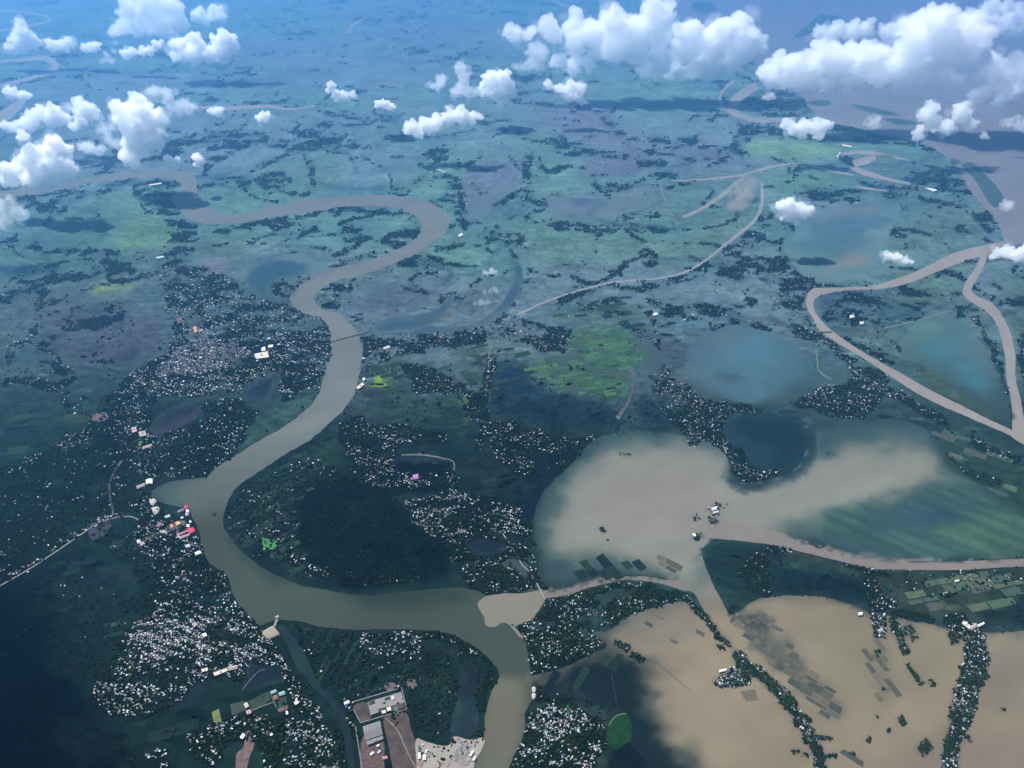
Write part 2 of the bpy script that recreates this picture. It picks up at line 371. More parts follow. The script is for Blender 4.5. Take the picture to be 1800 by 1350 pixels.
CANAL = ribbon([(492, 1100), (512, 1128), (528, 1160), (545, 1190), (562, 1212), (588, 1238), (606, 1275), (616, 1330), (622, 1400)], [8, 16, 24, 16, 9, 11, 14, 10, 10])
CREEKS = [
    ([(1330, 150), (1310, 163), (1292, 178), (1288, 195), (1300, 203), (1326, 211), (1360, 212), (1400, 208)], [14, 16, 18, 14, 9, 8, 9, 6]),
    ([(1290, 142), (1272, 158), (1266, 175), (1275, 192), (1300, 205)], 5),
    ([(1200, 382), (1233, 367), (1270, 343), (1302, 318), (1325, 304), (1345, 296), (1372, 290), (1400, 288), (1430, 292), (1460, 300), (1500, 308)], [5, 6, 8, 9, 9, 6, 4, 3, 3, 3, 3]),
    ([(1322, 305), (1336, 322), (1340, 345), (1336, 370), (1322, 392), (1300, 410), (1265, 438), (1240, 458), (1200, 480), (1150, 490), (1080, 496), (1020, 510), (960, 530), (920, 548), (885, 562)], [7, 6, 6, 6, 5, 5, 4, 4, 4, 3, 3, 3, 3, 3, 2]),
    ([(1318, 306), (1280, 311), (1230, 316), (1180, 318)], [5, 4, 3, 2]),
    ([(1480, 270), (1520, 268), (1560, 274), (1600, 282)], [5, 7, 5, 3]),
    ([(1500, 288), (1520, 283), (1540, 276)], [10, 14, 6]),
    ([(1495, 295), (1515, 302), (1555, 314), (1600, 323)], [5, 10, 6, 3]),
    ([(1505, 328), (1530, 332), (1560, 336)], [2, 4, 2]),
    ([(-60, 112), (0, 108), (45, 105), (73, 102), (93, 108), (98, 116), (85, 127), (45, 140), (0, 150), (-60, 160)], [4, 5, 6, 9, 12, 12, 9, 7, 6, 6]),
    ([(-30, 225), (0, 208), (22, 193), (38, 178), (44, 168)], [22, 20, 18, 13, 9]),
    ([(-40, 18), (30, 20), (80, 28), (88, 36), (60, 44), (0, 54)], 4),
    ([(330, 188), (400, 190), (470, 187), (510, 192), (560, 186)], [5, 7, 6, 4, 2]),
    ([(612, 60), (622, 42), (640, 34)], [6, 5, 3]),
    ([(970, 2), (1000, 12), (1030, 20)], 3),
    ([(200, 905), (192, 860), (200, 830), (215, 810)], 4),
    ([(1110, 645), (1112, 665), (1110, 690), (1100, 715), (1085, 735)], [3, 5, 5, 6, 8]),
]
for p in [river_main, EAST_BIG, R2, R3, E_CREEK, CH_S, CH_E, F1, F2, SIDE, CANAL] + [l[1] for l in LAKES] + [ribbon(c, w) for c, w in CREEKS]:
    js, is_, m = mask(p)
    WET[js, is_] |= m
TREE[WET] = 0
HOUSE[WET] = 0

# --- colour of the waters: silt-laden or clear
WATER[:] = LAND


def flood_fill(poly, col, grow=2):
    js, is_, m = mask(poly)
    full = np.zeros((NR, NC), bool)
    full[js, is_] = m
    for _ in range(grow):
        g = full.copy()
        g[1:] |= full[:-1]
        g[:-1] |= full[1:]
        g[:, 1:] |= full[:, :-1]
        g[:, :-1] |= full[:, 1:]
        full = g
    WATER[full] = col


for p_, c_ in ((river_main, (.150, .155, .138)), (EAST_BIG, (.182, .176, .182)), (R2, (.270, .235, .200)), (R3, (.270, .235, .200)), (E_CREEK, (.185, .155, .130)), (CH_E, (.2, .168, .142)), (CH_S, (.2, .168, .14)), (SIDE, (.085, .08, .06))):
    flood_fill(p_, c_)
# the lower reach carries clearer, olive water than the upper one
js, is_, m = mask(river_main)
k_ = np.clip((MY[js, is_] - 740) / 190, 0, 1)[..., None]
low = np.zeros((NR, NC), bool)
low[js, is_] = True
wr = WATER[js, is_]
near_river = np.abs(wr - np.array((.150, .155, .138))).sum(-1) < .002
wr[near_river] = (wr * (1 - k_) + np.array((.046, .057, .041)) * k_)[near_river]
for c_, w_ in CREEKS:
    flood_fill(ribbon(c_, w_), (.26, .245, .225), 3)
WPAINT = [
    ([(560, 1030), (760, 1020), (840, 1040), (800, 1062), (640, 1068)], (.014, .028, .020), 10, .8, .3),
    ([(395, 890), (440, 970), (560, 1030), (480, 1030), (405, 960)], (.016, .030, .022), 7, .7, .2),
    ([(860, 1190), (925, 1195), (920, 1290), (890, 1380), (860, 1620), (780, 1620), (845, 1300)], (.130, .120, .080), 9, .9, .1),
    ([(1150, -30), (1500, -60), (1800, -60), (1800, 60), (1500, 100), (1300, 80)], (.150, .150, .150), 30, .6, .3),
    ([(1480, 190), (1600, 210), (1700, 220), (1700, 250), (1600, 235)], (.15, .14, .135), 12, .5, .2),
    (np.array(F1), (.020, .046, .050), 22, .95, 0),
    ([(1010, 830), (1080, 775), (1200, 770), (1270, 800), (1300, 850), (1400, 840), (1460, 780), (1560, 765), (1660, 790), (1720, 850), (1600, 890), (1470, 930), (1300, 960), (1220, 1040), (1000, 1010), (950, 960), (970, 880)], (.085, .120, .088), 20, .9, .1),
    ([(1055, 805), (1105, 788), (1190, 786), (1250, 795), (1285, 830), (1305, 856), (1380, 848), (1440, 815), (1480, 795), (1540, 790), (1615, 785), (1645, 820), (1650, 848), (1580, 862), (1480, 888), (1440, 905), (1340, 918), (1400, 945), (1260, 946), (1230, 980), (1210, 1035), (1150, 995), (1050, 975), (1005, 985), (980, 930), (1005, 865)], (.200, .192, .148), 12, 1, 0),
    ([(1060, 830), (1180, 800), (1270, 840), (1300, 900), (1230, 950), (1120, 950), (1020, 920)], (.212, .178, .148), 20, .6, 0),
    ([(1440, 905), (1550, 878), (1680, 850), (1810, 890), (1810, 985), (1560, 985), (1480, 955)], (.034, .074, .056), 7, .95, .25),
    ([(1500, 900), (1620, 880), (1720, 900), (1640, 930), (1540, 930)], (.016, .040, .060), 9, .7, .5),
    ([(1640, 930), (1760, 890), (1850, 900), (1850, 980), (1700, 975)], (.055, .105, .058), 10, .8, .4),
    ([(1660, 820), (1700, 850), (1640, 870), (1560, 880)], (.04, .07, .062), 6, .8, .5),
    ([(940, 985), (1040, 985), (1160, 1005), (1140, 1016), (1050, 1022), (965, 1036)], (.030, .052, .056), 7, .9, .3),
    ([(1000, 950), (1060, 965), (1050, 985), (1000, 985)], (.085, .105, .080), 8, .8, .4),
    (np.array(F2), (.005, .011, .012), 16, .95, 0),
    ([(1082, 1110), (1125, 1085), (1200, 1062), (1300, 1062), (1360, 1052), (1430, 1048), (1500, 1063), (1535, 1080), (1600, 1088), (1680, 1108), (1750, 1112), (2218, 1120), (2218, 1620), (1310, 1620), (1230, 1360), (1165, 1290), (1140, 1235), (1150, 1190), (1110, 1145), (1065, 1128), (1050, 1116)], (.100, .100, .075), 14, 1, 0),
    ([(1090, 1112), (1130, 1090), (1200, 1062), (1300, 1060), (1420, 1045), (1500, 1058), (1535, 1076), (1600, 1080), (1700, 1112), (2218, 1115), (2218, 1620), (1330, 1620), (1240, 1340), (1185, 1290), (1160, 1235), (1170, 1190), (1120, 1145), (1070, 1128)], (.215, .170, .108), 14, 1, 0),
    ([(1200, 1140), (1330, 1220), (1420, 1340), (1300, 1330), (1200, 1260)], (.225, .170, .115), 24, .7, .2),
    ([(1420, 1060), (1530, 1090), (1560, 1200), (1480, 1220), (1400, 1130)], (.195, .170, .100), 16, .7, .2),
    ([(1600, 1100), (1680, 1120), (1660, 1220), (1600, 1200)], (.18, .155, .095), 14, .7, .2),
    ([(1560, 1330), (1640, 1300), (1850, 1280), (1850, 1500), (1560, 1500)], (.175, .130, .098), 24, .8, .2),
    ([(1740, 1130), (1850, 1130), (1850, 1250), (1740, 1260)], (.165, .135, .098), 18, .7, .2),
    (np.array(CANAL), (.006, .013, .018), 4, 1, 0),
    ([(505, 1140), (530, 1135), (545, 1170), (525, 1195), (510, 1170)], (.012, .034, .026), 4, .9, 0),
]
WPAINT += [([(1283, 1090), (1360, 1080), (1400, 1153), (1453, 1200), (1480, 1257), (1460, 1267), (1413, 1222), (1347, 1155), (1310, 1115)], (.105, .098, .078), 7, .8, .35),
           ([(1283, 1090), (1320, 1082), (1362, 1084), (1368, 1108), (1335, 1116), (1305, 1112)], (.030, .036, .028), 5, .85, .2), ([(1310, 1110), (1350, 1118), (1400, 1160), (1440, 1205), (1420, 1215), (1350, 1152)], (.062, .062, .048), 6, .75, .25),
           ([(1525, 1130), (1560, 1130), (1580, 1240), (1545, 1235)], (.13, .12, .085), 6, .6, .3),
           ([(1100, 1085), (1190, 1060), (1240, 1110), (1180, 1140), (1110, 1125)], (.15, .128, .10), 8, .6, .5)]
for i, (poly, col, soft, k, patchy) in enumerate(WPAINT):
    paint(WATER, poly, col, soft, .7, k, patchy, 220, 60 + i)
LAKE_COL = {"lagoon": (.024, .066, .092), "backwater": (.026, .062, .088), "lake": (.058, .118, .142), "pond": (.005, .010, .018), "river_shallows": (.058, .085, .075), "silt_shallows": (.26, .245, .215)}
for nme, p, ed in LAKES:
    paint(WATER, spline(p, True, 6) if len(p) < 60 else p, LAKE_COL[nme], {"lake": 20, "lagoon": 8, "backwater": 5, "pond": 4, "river_shallows": 6, "silt_shallows": 7}[nme], 1.6, .92, .35, 420, 9)
for p, col, soft, k in [
    ([(1300, 585), (1345, 590), (1370, 640), (1365, 700), (1310, 690), (1290, 630)], (.062, .125, .150), 14, .9),
    ([(1275, 740), (1330, 722), (1395, 738), (1415, 770), (1400, 805), (1375, 832), (1330, 836), (1318, 815), (1305, 790), (1275, 775)], (.010, .026, .036), 12, .95),
    ([(1275, 735), (1330, 718), (1395, 735), (1400, 760), (1340, 762), (1290, 765)], (.022, .045, .055), 9, .8),
    ([(1400, 735), (1425, 745), (1432, 790), (1405, 825), (1385, 838), (1410, 790)], (.060, .095, .105), 6, .8),
    ([(1600, 610), (1650, 600), (1720, 650), (1760, 720), (1700, 700), (1640, 655)], (.045, .140, .150), 14, .9),
    ([(1440, 470), (1500, 440), (1560, 430), (1545, 465), (1500, 490), (1445, 503)], (.15, .155, .135), 12, .6),
    ([(1425, 502), (1450, 472), (1500, 447), (1545, 425), (1570, 402), (1576, 430), (1540, 460), (1500, 487), (1445, 505)], (.185, .185, .155), 8, .95),
    ([(1420, 372), (1550, 357), (1560, 370), (1440, 385)], (.14, .155, .145), 6, .85),
    ([(263, 760), (300, 745), (353, 713), (353, 735), (283, 768)], (.035, .035, .048), 5, .9),
    ([(960, 345), (1130, 345), (1130, 390), (960, 390)], (.04, .055, .09), 8, .9),
    ([(812, 385), (890, 300), (900, 330), (835, 392)], (.045, .05, .085), 8, .9),
    ([(405, 150), (445, 110), (440, 150)], (.10, .10, .13), 4, 1),
    ([(318, 840), (370, 838), (350, 892), (322, 892)], (.085, .098, .080), 9, .9),
    ([(885, 980), (935, 995), (930, 1028), (880, 1002)], (.045, .065, .058), 4, .9),
]:
    paint(WATER, p, col, soft, .6, k)
paint(WATER, ribbon(CREEKS[-1][0], 8), (.010, .025, .040), 3, 0, 1)
paint(WATER, ribbon(CREEKS[-2][0], 8), (.006, .012, .020), 3, 0, 1)

# currents drag the silt into wisps
du = (vnoise(MX / 34, MY / 20, 201) - .5) * 26 + (vnoise(MX / 11, MY / 7, 202) - .5) * 12
dv = (vnoise(MX / 34, MY / 20, 203) - .5) * 18 + (vnoise(MX / 11, MY / 7, 204) - .5) * 8
fl = np.zeros((NR, NC), bool)
for p_ in (F1, F2):
    js, is_, m = mask(spline(p_, True, 6))
    fl[js, is_] |= m
W2 = lookup(WATER, MX + du, MY + dv)
fl2 = lookup(fl, MX + du, MY + dv) & fl
WATER[fl2] = W2[fl2]
st = fbm((WX + WY * .6) / 900, (WY - WX * .6) / 170, 210, 4)
WATER *= (.84 + .32 * st)[..., None]
js, is_, a_ = soft_mask([(1420, 905), (1550, 880), (1660, 845), (1810, 885), (1810, 985), (1560, 985), (1480, 955)], 8, .6)
s2 = fbm((WX[js, is_] * .8 - WY[js, is_] * .6) / 300, (WX[js, is_] * .6 + WY[js, is_] * .8) / 34, 230, 4)
WATER[js, is_] *= (1 + a_ * 0.9 * (s2 - .5))[..., None]
WATER[js, is_] += (a_ * np.clip(s2 - .56, 0, 1) * .05)[..., None] * np.array((.8, 1, .6))
for p_, c_ in ((E_CREEK, (.175, .150, .128)), (CH_E, (.2, .168, .142)), (R2, (.270, .235, .200)), (R3, (.270, .235, .200))):
    js, is_, m = mask(p_)
    WATER[js, is_][m] = c_
WATER *= .68

LAND[:] = LAND * (1 + .55 * np.clip((720 - MY) / 300, 0, 1))[..., None]  # haze put into the colour: far land paler, near land darker
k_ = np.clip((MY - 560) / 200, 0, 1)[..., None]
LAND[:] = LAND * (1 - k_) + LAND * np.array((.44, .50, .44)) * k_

# --- woods and villages: outline or line, tree cover, house cover, over water
V = [
    # far side of the first bend
    ([(240, 325), (265, 318), (300, 318), (318, 325), (305, 340), (303, 355), (318, 378), (335, 390), (350, 397), (330, 410), (310, 420), (300, 440), (290, 450), (296, 405), (285, 385), (255, 375), (240, 350)], 0, .85, .10),
    ([(345, 402), (400, 405), (450, 395), (500, 385), (560, 378), (600, 370)], 11, .85, .08),
    ([(455, 395), (500, 390), (560, 400), (555, 415), (500, 410)], 0, .7, .05),
    ([(350, 332), (400, 318), (430, 308), (470, 288), (505, 270), (530, 250)], 7, .8, .03),
    ([(420, 330), (460, 305), (500, 300), (515, 315), (490, 335), (520, 340), (550, 335), (540, 345), (480, 345), (440, 345)], 0, .75, .06),
    ([(550, 330), (545, 290), (535, 270)], 10, .8, .03),
    ([(530, 240), (560, 225), (600, 245), (590, 260), (540, 265)], 0, .75, .03),
    ([(20, 345), (110, 338), (160, 320), (230, 318)], 5, .8, 0), ([(67, 370), (100, 353), (160, 340), (200, 335)], 12, .7, .02),
    ([(75, 395), (95, 373), (120, 366)], 14, .7, 0), ([(0, 430), (35, 427), (100, 440), (200, 447)], 14, .7, .03),
    ([(140, 300), (180, 290), (240, 300)], 8, .7, 0), ([(300, 300), (330, 285), (380, 275), (420, 265)], 6, .7, .05),
    ([(313, 250), (360, 230), (450, 245)], 5, .6, 0), ([(360, 195), (420, 188), (500, 190)], 5, .7, 0), ([(520, 230), (500, 275), (470, 285)], 6, .6, 0),
    # upper centre
    ([(700, 345), (730, 325), (750, 315), (780, 310), (800, 320), (810, 345), (805, 370), (820, 400)], 18, .75, .12),
    ([(735, 287), (770, 265), (790, 275), (760, 283)], 12, .8, .05), ([(800, 300), (830, 285), (850, 270)], 7, .8, .05),
    ([(860, 235), (900, 230), (930, 240), (980, 250), (1030, 265), (1080, 275), (1120, 275), (1150, 260)], 12, .75, .15),
    ([(1120, 285), (1140, 290), (1170, 285)], 14, .8, .15), ([(930, 262), (925, 300), (930, 330), (925, 360), (930, 385)], 16, .75, .10),
    ([(1040, 335), (1100, 325), (1160, 310), (1190, 305)], 11, .8, .30), ([(925, 382), (960, 390), (1000, 397), (1040, 405), (1080, 400), (1120, 387), (1160, 375)], 15, .85, .35),
    ([(935, 310), (970, 300), (1030, 290)], 10, .7, .05), ([(1060, 200), (1080, 225), (1110, 245), (1180, 248)], 11, .75, .06), ([(870, 365), (900, 345), (925, 330)], 9, .7, .08),
    ([(560, 368), (620, 370), (700, 378)], 9, .8, .04), ([(600, 385), (625, 400), (655, 415), (640, 430), (615, 440), (600, 450)], 0, .75, .08), ([(715, 385), (735, 397), (720, 408)], 9, .8, .03),
    ([(960, 480), (1000, 490), (1050, 497), (1090, 470), (1120, 455)], 9, .75, .15), ([(975, 535), (1050, 503), (1120, 510), (1200, 482), (1250, 462)], 13, .75, .2),
    ([(1000, 560), (1050, 535), (1120, 515)], 9, .6, .2), ([(930, 470), (922, 495), (905, 530), (875, 562)], 9, .8, .06), ([(870, 395), (895, 430), (912, 460)], 6, .7, .03),
    ([(590, 150), (560, 190), (600, 205), (650, 210), (700, 205)], 9, .6, .02), ([(780, 215), (840, 205), (900, 210)], 8, .6, 0),
    # upper east
    ([(1300, 222), (1360, 215), (1440, 225), (1460, 240), (1500, 245), (1480, 255), (1420, 245), (1330, 235), (1300, 260), (1290, 280), (1280, 270)], 0, .85, .06),
    ([(1300, 180), (1330, 160), (1390, 155), (1410, 175), (1430, 200), (1380, 205), (1340, 200)], 0, .6, .02), ([(1455, 222), (1520, 232), (1600, 255), (1640, 268)], 14, .7, .06),
    ([(1470, 277), (1500, 275), (1525, 290), (1500, 297)], 0, .85, .05), ([(1400, 340), (1440, 330), (1500, 330), (1520, 345), (1500, 356), (1430, 355)], 0, .85, .15),
    ([(1500, 310), (1540, 325), (1580, 330), (1590, 310), (1640, 300), (1680, 310), (1690, 320), (1650, 330), (1600, 345), (1550, 350)], 0, .55, .10),
    ([(1345, 370), (1338, 400), (1320, 420), (1290, 440), (1262, 462)], 26, .75, .25), ([(1400, 402), (1440, 400), (1475, 415), (1485, 435), (1470, 445), (1430, 430)], 0, .8, .3),
    ([(1700, 375), (1740, 372), (1758, 400), (1740, 410), (1720, 395)], 0, .75, .05), ([(1620, 350), (1680, 365), (1700, 380)], 9, .6, .05), ([(1370, 395), (1400, 405)], 14, .8, .2),
    # belts to the west
    ([(0, 527), (50, 503), (100, 490), (140, 482), (185, 470)], 18, .75, .03), ([(165, 455), (210, 440), (235, 460), (245, 490), (200, 500)], 0, .75, .05),
    ([(45, 600), (60, 570), (70, 540), (110, 530), (150, 512), (205, 500), (265, 482)], 10, .65, .08), ([(0, 673), (40, 670), (75, 677), (110, 680), (130, 660)], 14, .7, .15),
    ([(20, 640), (22, 618), (50, 592), (68, 603), (95, 625), (100, 648), (130, 655)], 15, .65, .2), ([(110, 690), (130, 720), (160, 700)], 16, .6, .15),
    ([(300, 400), (345, 398), (340, 430), (345, 450), (375, 480), (420, 495), (440, 520), (400, 520), (340, 510), (280, 490), (270, 470), (290, 440)], 0, .85, .14),
    ([(475, 503), (500, 490), (548, 479), (552, 483), (527, 500), (512, 522), (497, 524), (480, 516)], 0, .9, .10, 1),
    # the town on the west bank
    ([(285, 470), (340, 458), (400, 485), (440, 515), (515, 537), (563, 560), (580, 580), (584, 620), (572, 655), (563, 685), (520, 700), (490, 705), (495, 655), (470, 650), (420, 690), (330, 695), (270, 700), (230, 700), (200, 690), (220, 660), (260, 640), (300, 615), (305, 575), (290, 530), (275, 500)], 0, .78, .45),
    ([(300, 625), (345, 592), (335, 556), (346, 548), (362, 595), (400, 602), (440, 612), (430, 640), (380, 652), (320, 662), (270, 662)], 0, .25, .95),
    ([(200, 690), (270, 700), (262, 745), (265, 768), (330, 752), (360, 735), (355, 705), (430, 700), (450, 722), (430, 775), (400, 815), (365, 838), (310, 835), (262, 845), (215, 860), (190, 830), (180, 790), (150, 780), (165, 730)], 0, .70, .32),
    ([(0, 835), (40, 820), (83, 802), (127, 780), (160, 752), (190, 705)], 24, .7, .35), ([(0, 842), (100, 800), (180, 770), (260, 850), (255, 900), (200, 900), (100, 960), (0, 1010)], 0, .5, .07),
    ([(300, 800), (380, 790), (400, 800), (360, 838), (300, 835)], 0, .9, .12),
    # east bank
    ([(563, 512), (590, 497), (612, 500), (602, 530), (592, 547), (568, 541), (556, 528)], 0, .8, .4), ([(600, 514), (640, 492), (665, 478), (700, 462), (735, 455), (770, 470)], 12, .75, .2),
    ([(735, 452), (765, 450), (785, 470), (770, 485), (750, 480)], 0, .8, .1), ([(800, 490), (805, 505), (790, 518), (775, 530)], 9, .7, .05), ([(600, 548), (617, 562), (640, 572)], 16, .8, .15),
    ([(633, 592), (650, 586), (690, 584), (740, 585), (800, 582), (850, 577), (872, 562), (900, 552), (940, 565), (960, 575), (1000, 580), (1003, 605), (990, 620), (950, 615), (930, 602), (900, 602), (850, 602), (800, 612), (750, 607), (740, 622), (700, 627), (660, 642), (640, 652), (634, 640), (638, 612)], 0, .85, .33),
    ([(700, 640), (740, 640), (790, 660), (830, 680), (850, 700), (860, 720), (855, 750), (830, 740), (800, 702), (770, 690), (730, 690), (715, 665)], 0, .8, .18),
    ([(860, 622), (868, 640), (860, 660), (850, 700), (855, 740), (850, 760), (840, 790)], 16, .7, .25), ([(600, 728), (640, 730), (660, 760), (640, 790), (620, 800), (600, 780), (590, 750)], 0, .65, .2),
    ([(610, 780), (660, 745), (700, 745), (750, 750), (785, 765), (780, 777), (730, 772), (702, 782), (690, 800), (700, 830), (770, 836), (800, 830), (805, 860), (790, 872), (770, 852), (700, 872), (640, 850), (615, 820)], 0, .78, .45),
    ([(850, 740), (900, 740), (945, 755), (1000, 770), (1035, 765), (1040, 780), (1000, 800), (950, 792), (920, 800), (945, 820), (950, 835), (910, 832), (860, 797)], 0, .8, .5),
    ([(980, 792), (1040, 780), (1062, 800), (1010, 826), (975, 850), (950, 840)], 0, .5, .03),
    ([(700, 902), (720, 882), (760, 870), (800, 865), (850, 870), (900, 892), (930, 912), (945, 932), (920, 942), (890, 942), (860, 932), (830, 952), (800, 960), (770, 950), (740, 932), (715, 917)], 0, .62, .75),
    ([(770, 942), (850, 932), (880, 950), (920, 960), (940, 972), (945, 1000), (960, 1030), (945, 1035), (917, 1043), (885, 1040), (860, 1045), (830, 1034), (815, 1010), (790, 985)], 0, .92, .2),
    ([(540, 1000), (600, 1010), (660, 1016), (740, 1012)], 22, .8, .2), ([(480, 962), (530, 990)], 18, .6, .2), ([(560, 930), (640, 960), (720, 985)], 10, .5, .02),
    ([(400, 892), (440, 852), (500, 822), (560, 800), (600, 840), (560, 860), (520, 890), (530, 940), (500, 990), (450, 982), (410, 942)], 0, .3, .08),
    ([(540, 850), (620, 835), (700, 890), (770, 960), (770, 1010), (620, 1028), (540, 980)], 0, .16, .0),
    # south-west village
    ([(255, 862), (300, 902), (335, 942), (350, 946), (360, 976), (398, 1014), (405, 1042), (436, 1082), (458, 1112), (480, 1132), (500, 1160), (520, 1190), (545, 1222), (570, 1260), (560, 1290), (520, 1250), (505, 1205), (440, 1160), (430, 1200), (400, 1190), (350, 1200), (300, 1240), (250, 1262), (200, 1260), (160, 1230), (160, 1170), (200, 1120), (240, 1080), (270, 1040), (250, 1000), (215, 960), (240, 930)], 0, .68, .33),
    ([(220, 1120), (300, 1085), (360, 1080), (420, 1095), (470, 1150), (440, 1165), (360, 1160), (260, 1160)], 0, .45, .85),
    ([(0, 1025), (50, 995), (100, 960), (150, 930), (190, 912), (220, 910)], 8, .7, .8), ([(330, 1292), (400, 1262), (440, 1255), (480, 1262), (560, 1262), (600, 1290), (615, 1380), (480, 1380), (450, 1300), (400, 1300), (380, 1350), (340, 1330)], 0, .6, .2),
    ([(480, 1290), (560, 1282), (600, 1310), (600, 1370), (500, 1370), (495, 1320)], 0, .5, .65), ([(255, 1330), (290, 1325), (290, 1350)], 12, .6, .5), ([(170, 930), (260, 1010), (240, 1070), (190, 1100)], 30, .3, .04), ([(0, 1020), (150, 980), (240, 1080), (170, 1200), (60, 1180), (0, 1120)], 0, .10, .006),
    # southern peninsula
    ([(627, 1112), (680, 1110), (740, 1114), (742, 1150), (700, 1162), (660, 1172), (640, 1150)], 0, .8, .45), ([(745, 1114), (790, 1122), (830, 1142), (860, 1170)], 15, .85, .15),
    ([(512, 1098), (620, 1115), (640, 1150), (720, 1150), (800, 1130), (860, 1165), (872, 1190), (850, 1240), (820, 1300), (740, 1290), (715, 1210), (620, 1225), (570, 1200), (545, 1165)], 0, .17, .02), ([(860, 1180), (850, 1215), (845, 1250)], 12, .8, .02),
    ([(600, 1230), (612, 1240), (618, 1268), (612, 1285)], 14, .8, .2),
    # grove east of the confluence
    ([(906, 1105), (940, 1086), (960, 1056), (1000, 1046), (1040, 1035), (1080, 1023), (1140, 1024), (1150, 1036), (1203, 1042), (1190, 1060), (1110, 1082), (1105, 1110), (1070, 1107), (1040, 1097), (1040, 1112), (1066, 1120), (1066, 1136), (1030, 1150), (1000, 1165), (975, 1178), (955, 1184), (936, 1184), (928, 1130), (917, 1115)], 0, .93, .25),
    ([(1045, 1046), (1090, 1032), (1130, 1032), (1100, 1052), (1060, 1062)], 0, .05, .02, 2), ([(1000, 1100), (1040, 1080), (1060, 1090), (1040, 1100), (1010, 1120)], 0, .35, .0, 2),
    ([(1080, 1130), (1092, 1134), (1107, 1142)], 12, .95, .2, 1), ([(1110, 1148), (1128, 1160)], 12, .95, .0, 1),
    ([(936, 1250), (960, 1236), (1000, 1230), (1030, 1250), (1060, 1270), (1068, 1300), (1050, 1335), (1045, 1380), (890, 1380), (905, 1337), (915, 1310), (926, 1280)], 0, .62, .6),
    ([(945, 1215), (960, 1225), (1000, 1228)], 14, .7, .05),
    # drowned belts of the south-east
    ([(1203, 1048), (1237, 1080), (1257, 1107), (1287, 1137)], 11, .95, .25, 1), ([(1288, 1148), (1310, 1167), (1340, 1192), (1370, 1217), (1390, 1242), (1410, 1272), (1430, 1305), (1447, 1360)], 20, .95, .25, 1),
    ([(1250, 1197), (1270, 1187), (1300, 1165), (1325, 1180), (1320, 1196), (1290, 1208), (1260, 1206)], 0, .85, .5, 1), ([(1260, 1136), (1275, 1140)], 8, .6, .6, 1), ([(1425, 1295), (1462, 1300)], 5, .9, 0, 1), ([(1445, 1330), (1470, 1328)], 5, .9, 0, 1),
    ([(1525, 1002), (1535, 1040), (1540, 1060), (1545, 1090), (1548, 1120)], [18, 24, 28, 26, 18], .85, .5, 1), ([(1545, 1060), (1575, 1060)], 20, .7, .4, 1),
    ([(1568, 1085), (1578, 1110), (1588, 1135), (1597, 1150)], 14, .95, .15, 1), ([(1570, 1078), (1600, 1082), (1632, 1092)], 17, .8, .15, 1), ([(1590, 1100), (1610, 1125)], 16, .45, .05, 1),
    ([(1597, 1165), (1605, 1185), (1620, 1203)], 8, .95, 0, 1), ([(1637, 1194), (1640, 1208)], 8, .95, 0, 1),
    ([(1678, 1093), (1712, 1120), (1716, 1150), (1710, 1180), (1700, 1212), (1690, 1242), (1685, 1272), (1676, 1302), (1668, 1360)], [26, 34, 38, 40, 40, 40, 32, 28, 28], .9, .4, 1), ([(1672, 1110), (1680, 1130)], 16, .8, .1, 1), ([(1725, 1170), (1735, 1195)], 10, .8, 0, 1), ([(1695, 1295), (1707, 1306)], 5, .9, 0, 1),
    ([(1583, 1260), (1590, 1275)], 12, .95, 0, 1), ([(1618, 1308), (1632, 1322)], 22, .9, .4, 1), ([(1522, 1308), (1530, 1297)], 6, .9, 0, 1), ([(1560, 1284), (1567, 1287)], 6, .9, 0, 1), ([(1536, 1146), (1546, 1150)], 10, .9, .1, 1), ([(1553, 1211), (1558, 1213)], 4, .9, 0, 1),
    ([(1496, 1322), (1503, 1328)], 5, .8, 0, 1), ([(1540, 1257), (1546, 1260)], 4, .8, 0, 1), ([(1390, 1320), (1420, 1328)], 8, .4, 0, 1), ([(1760, 1244), (1770, 1248)], 4, .8, 0, 1),
    ([(1330, 972), (1345, 958), (1400, 968), (1396, 973), (1352, 976), (1352, 1000), (1356, 1045), (1335, 1053), (1330, 1030), (1325, 1012), (1300, 1016), (1295, 1006), (1315, 990)], 0, .92, .2), ([(1308, 1012), (1326, 1042)], 9, .9, .2), ([(1250, 945), (1258, 950)], 7, .8, 0),
    ([(1487, 990), (1530, 1003), (1560, 1010)], 6, .8, .05), ([(1630, 1090), (1640, 1095)], 12, .7, .1), ([(1660, 1092), (1700, 1085)], 18, .6, .1),
    ([(1560, 1010), (1640, 1030), (1720, 1020), (1800, 1030)], 40, .08, .10), ([(1290, 1075), (1283, 1072)], 10, .8, 0, 1),
    # villages round the eastern lakes
    ([(1200, 672), (1225, 692), (1260, 707), (1300, 707), (1340, 717), (1335, 724), (1290, 722), (1272, 738), (1270, 760), (1285, 790), (1308, 792), (1320, 822), (1340, 832), (1380, 822), (1370, 834), (1330, 846), (1305, 848), (1288, 836), (1278, 800), (1245, 772), (1220, 784), (1205, 776), (1195, 750)], 0, .85, .5, 1),
    ([(1142, 640), (1180, 660), (1205, 672), (1200, 772), (1180, 742), (1150, 690)], 0, .55, .35), ([(1150, 560), (1155, 600), (1155, 620), (1165, 650), (1190, 680)], 10, .6, .5),
    ([(1200, 530), (1250, 535), (1300, 550), (1350, 570), (1362, 582), (1330, 582), (1270, 562), (1200, 562)], 0, .85, .3), ([(1280, 457), (1330, 450), (1380, 472), (1370, 487), (1300, 492), (1260, 482)], 0, .8, .25), ([(1130, 530), (1200, 545)], 14, .7, .2),
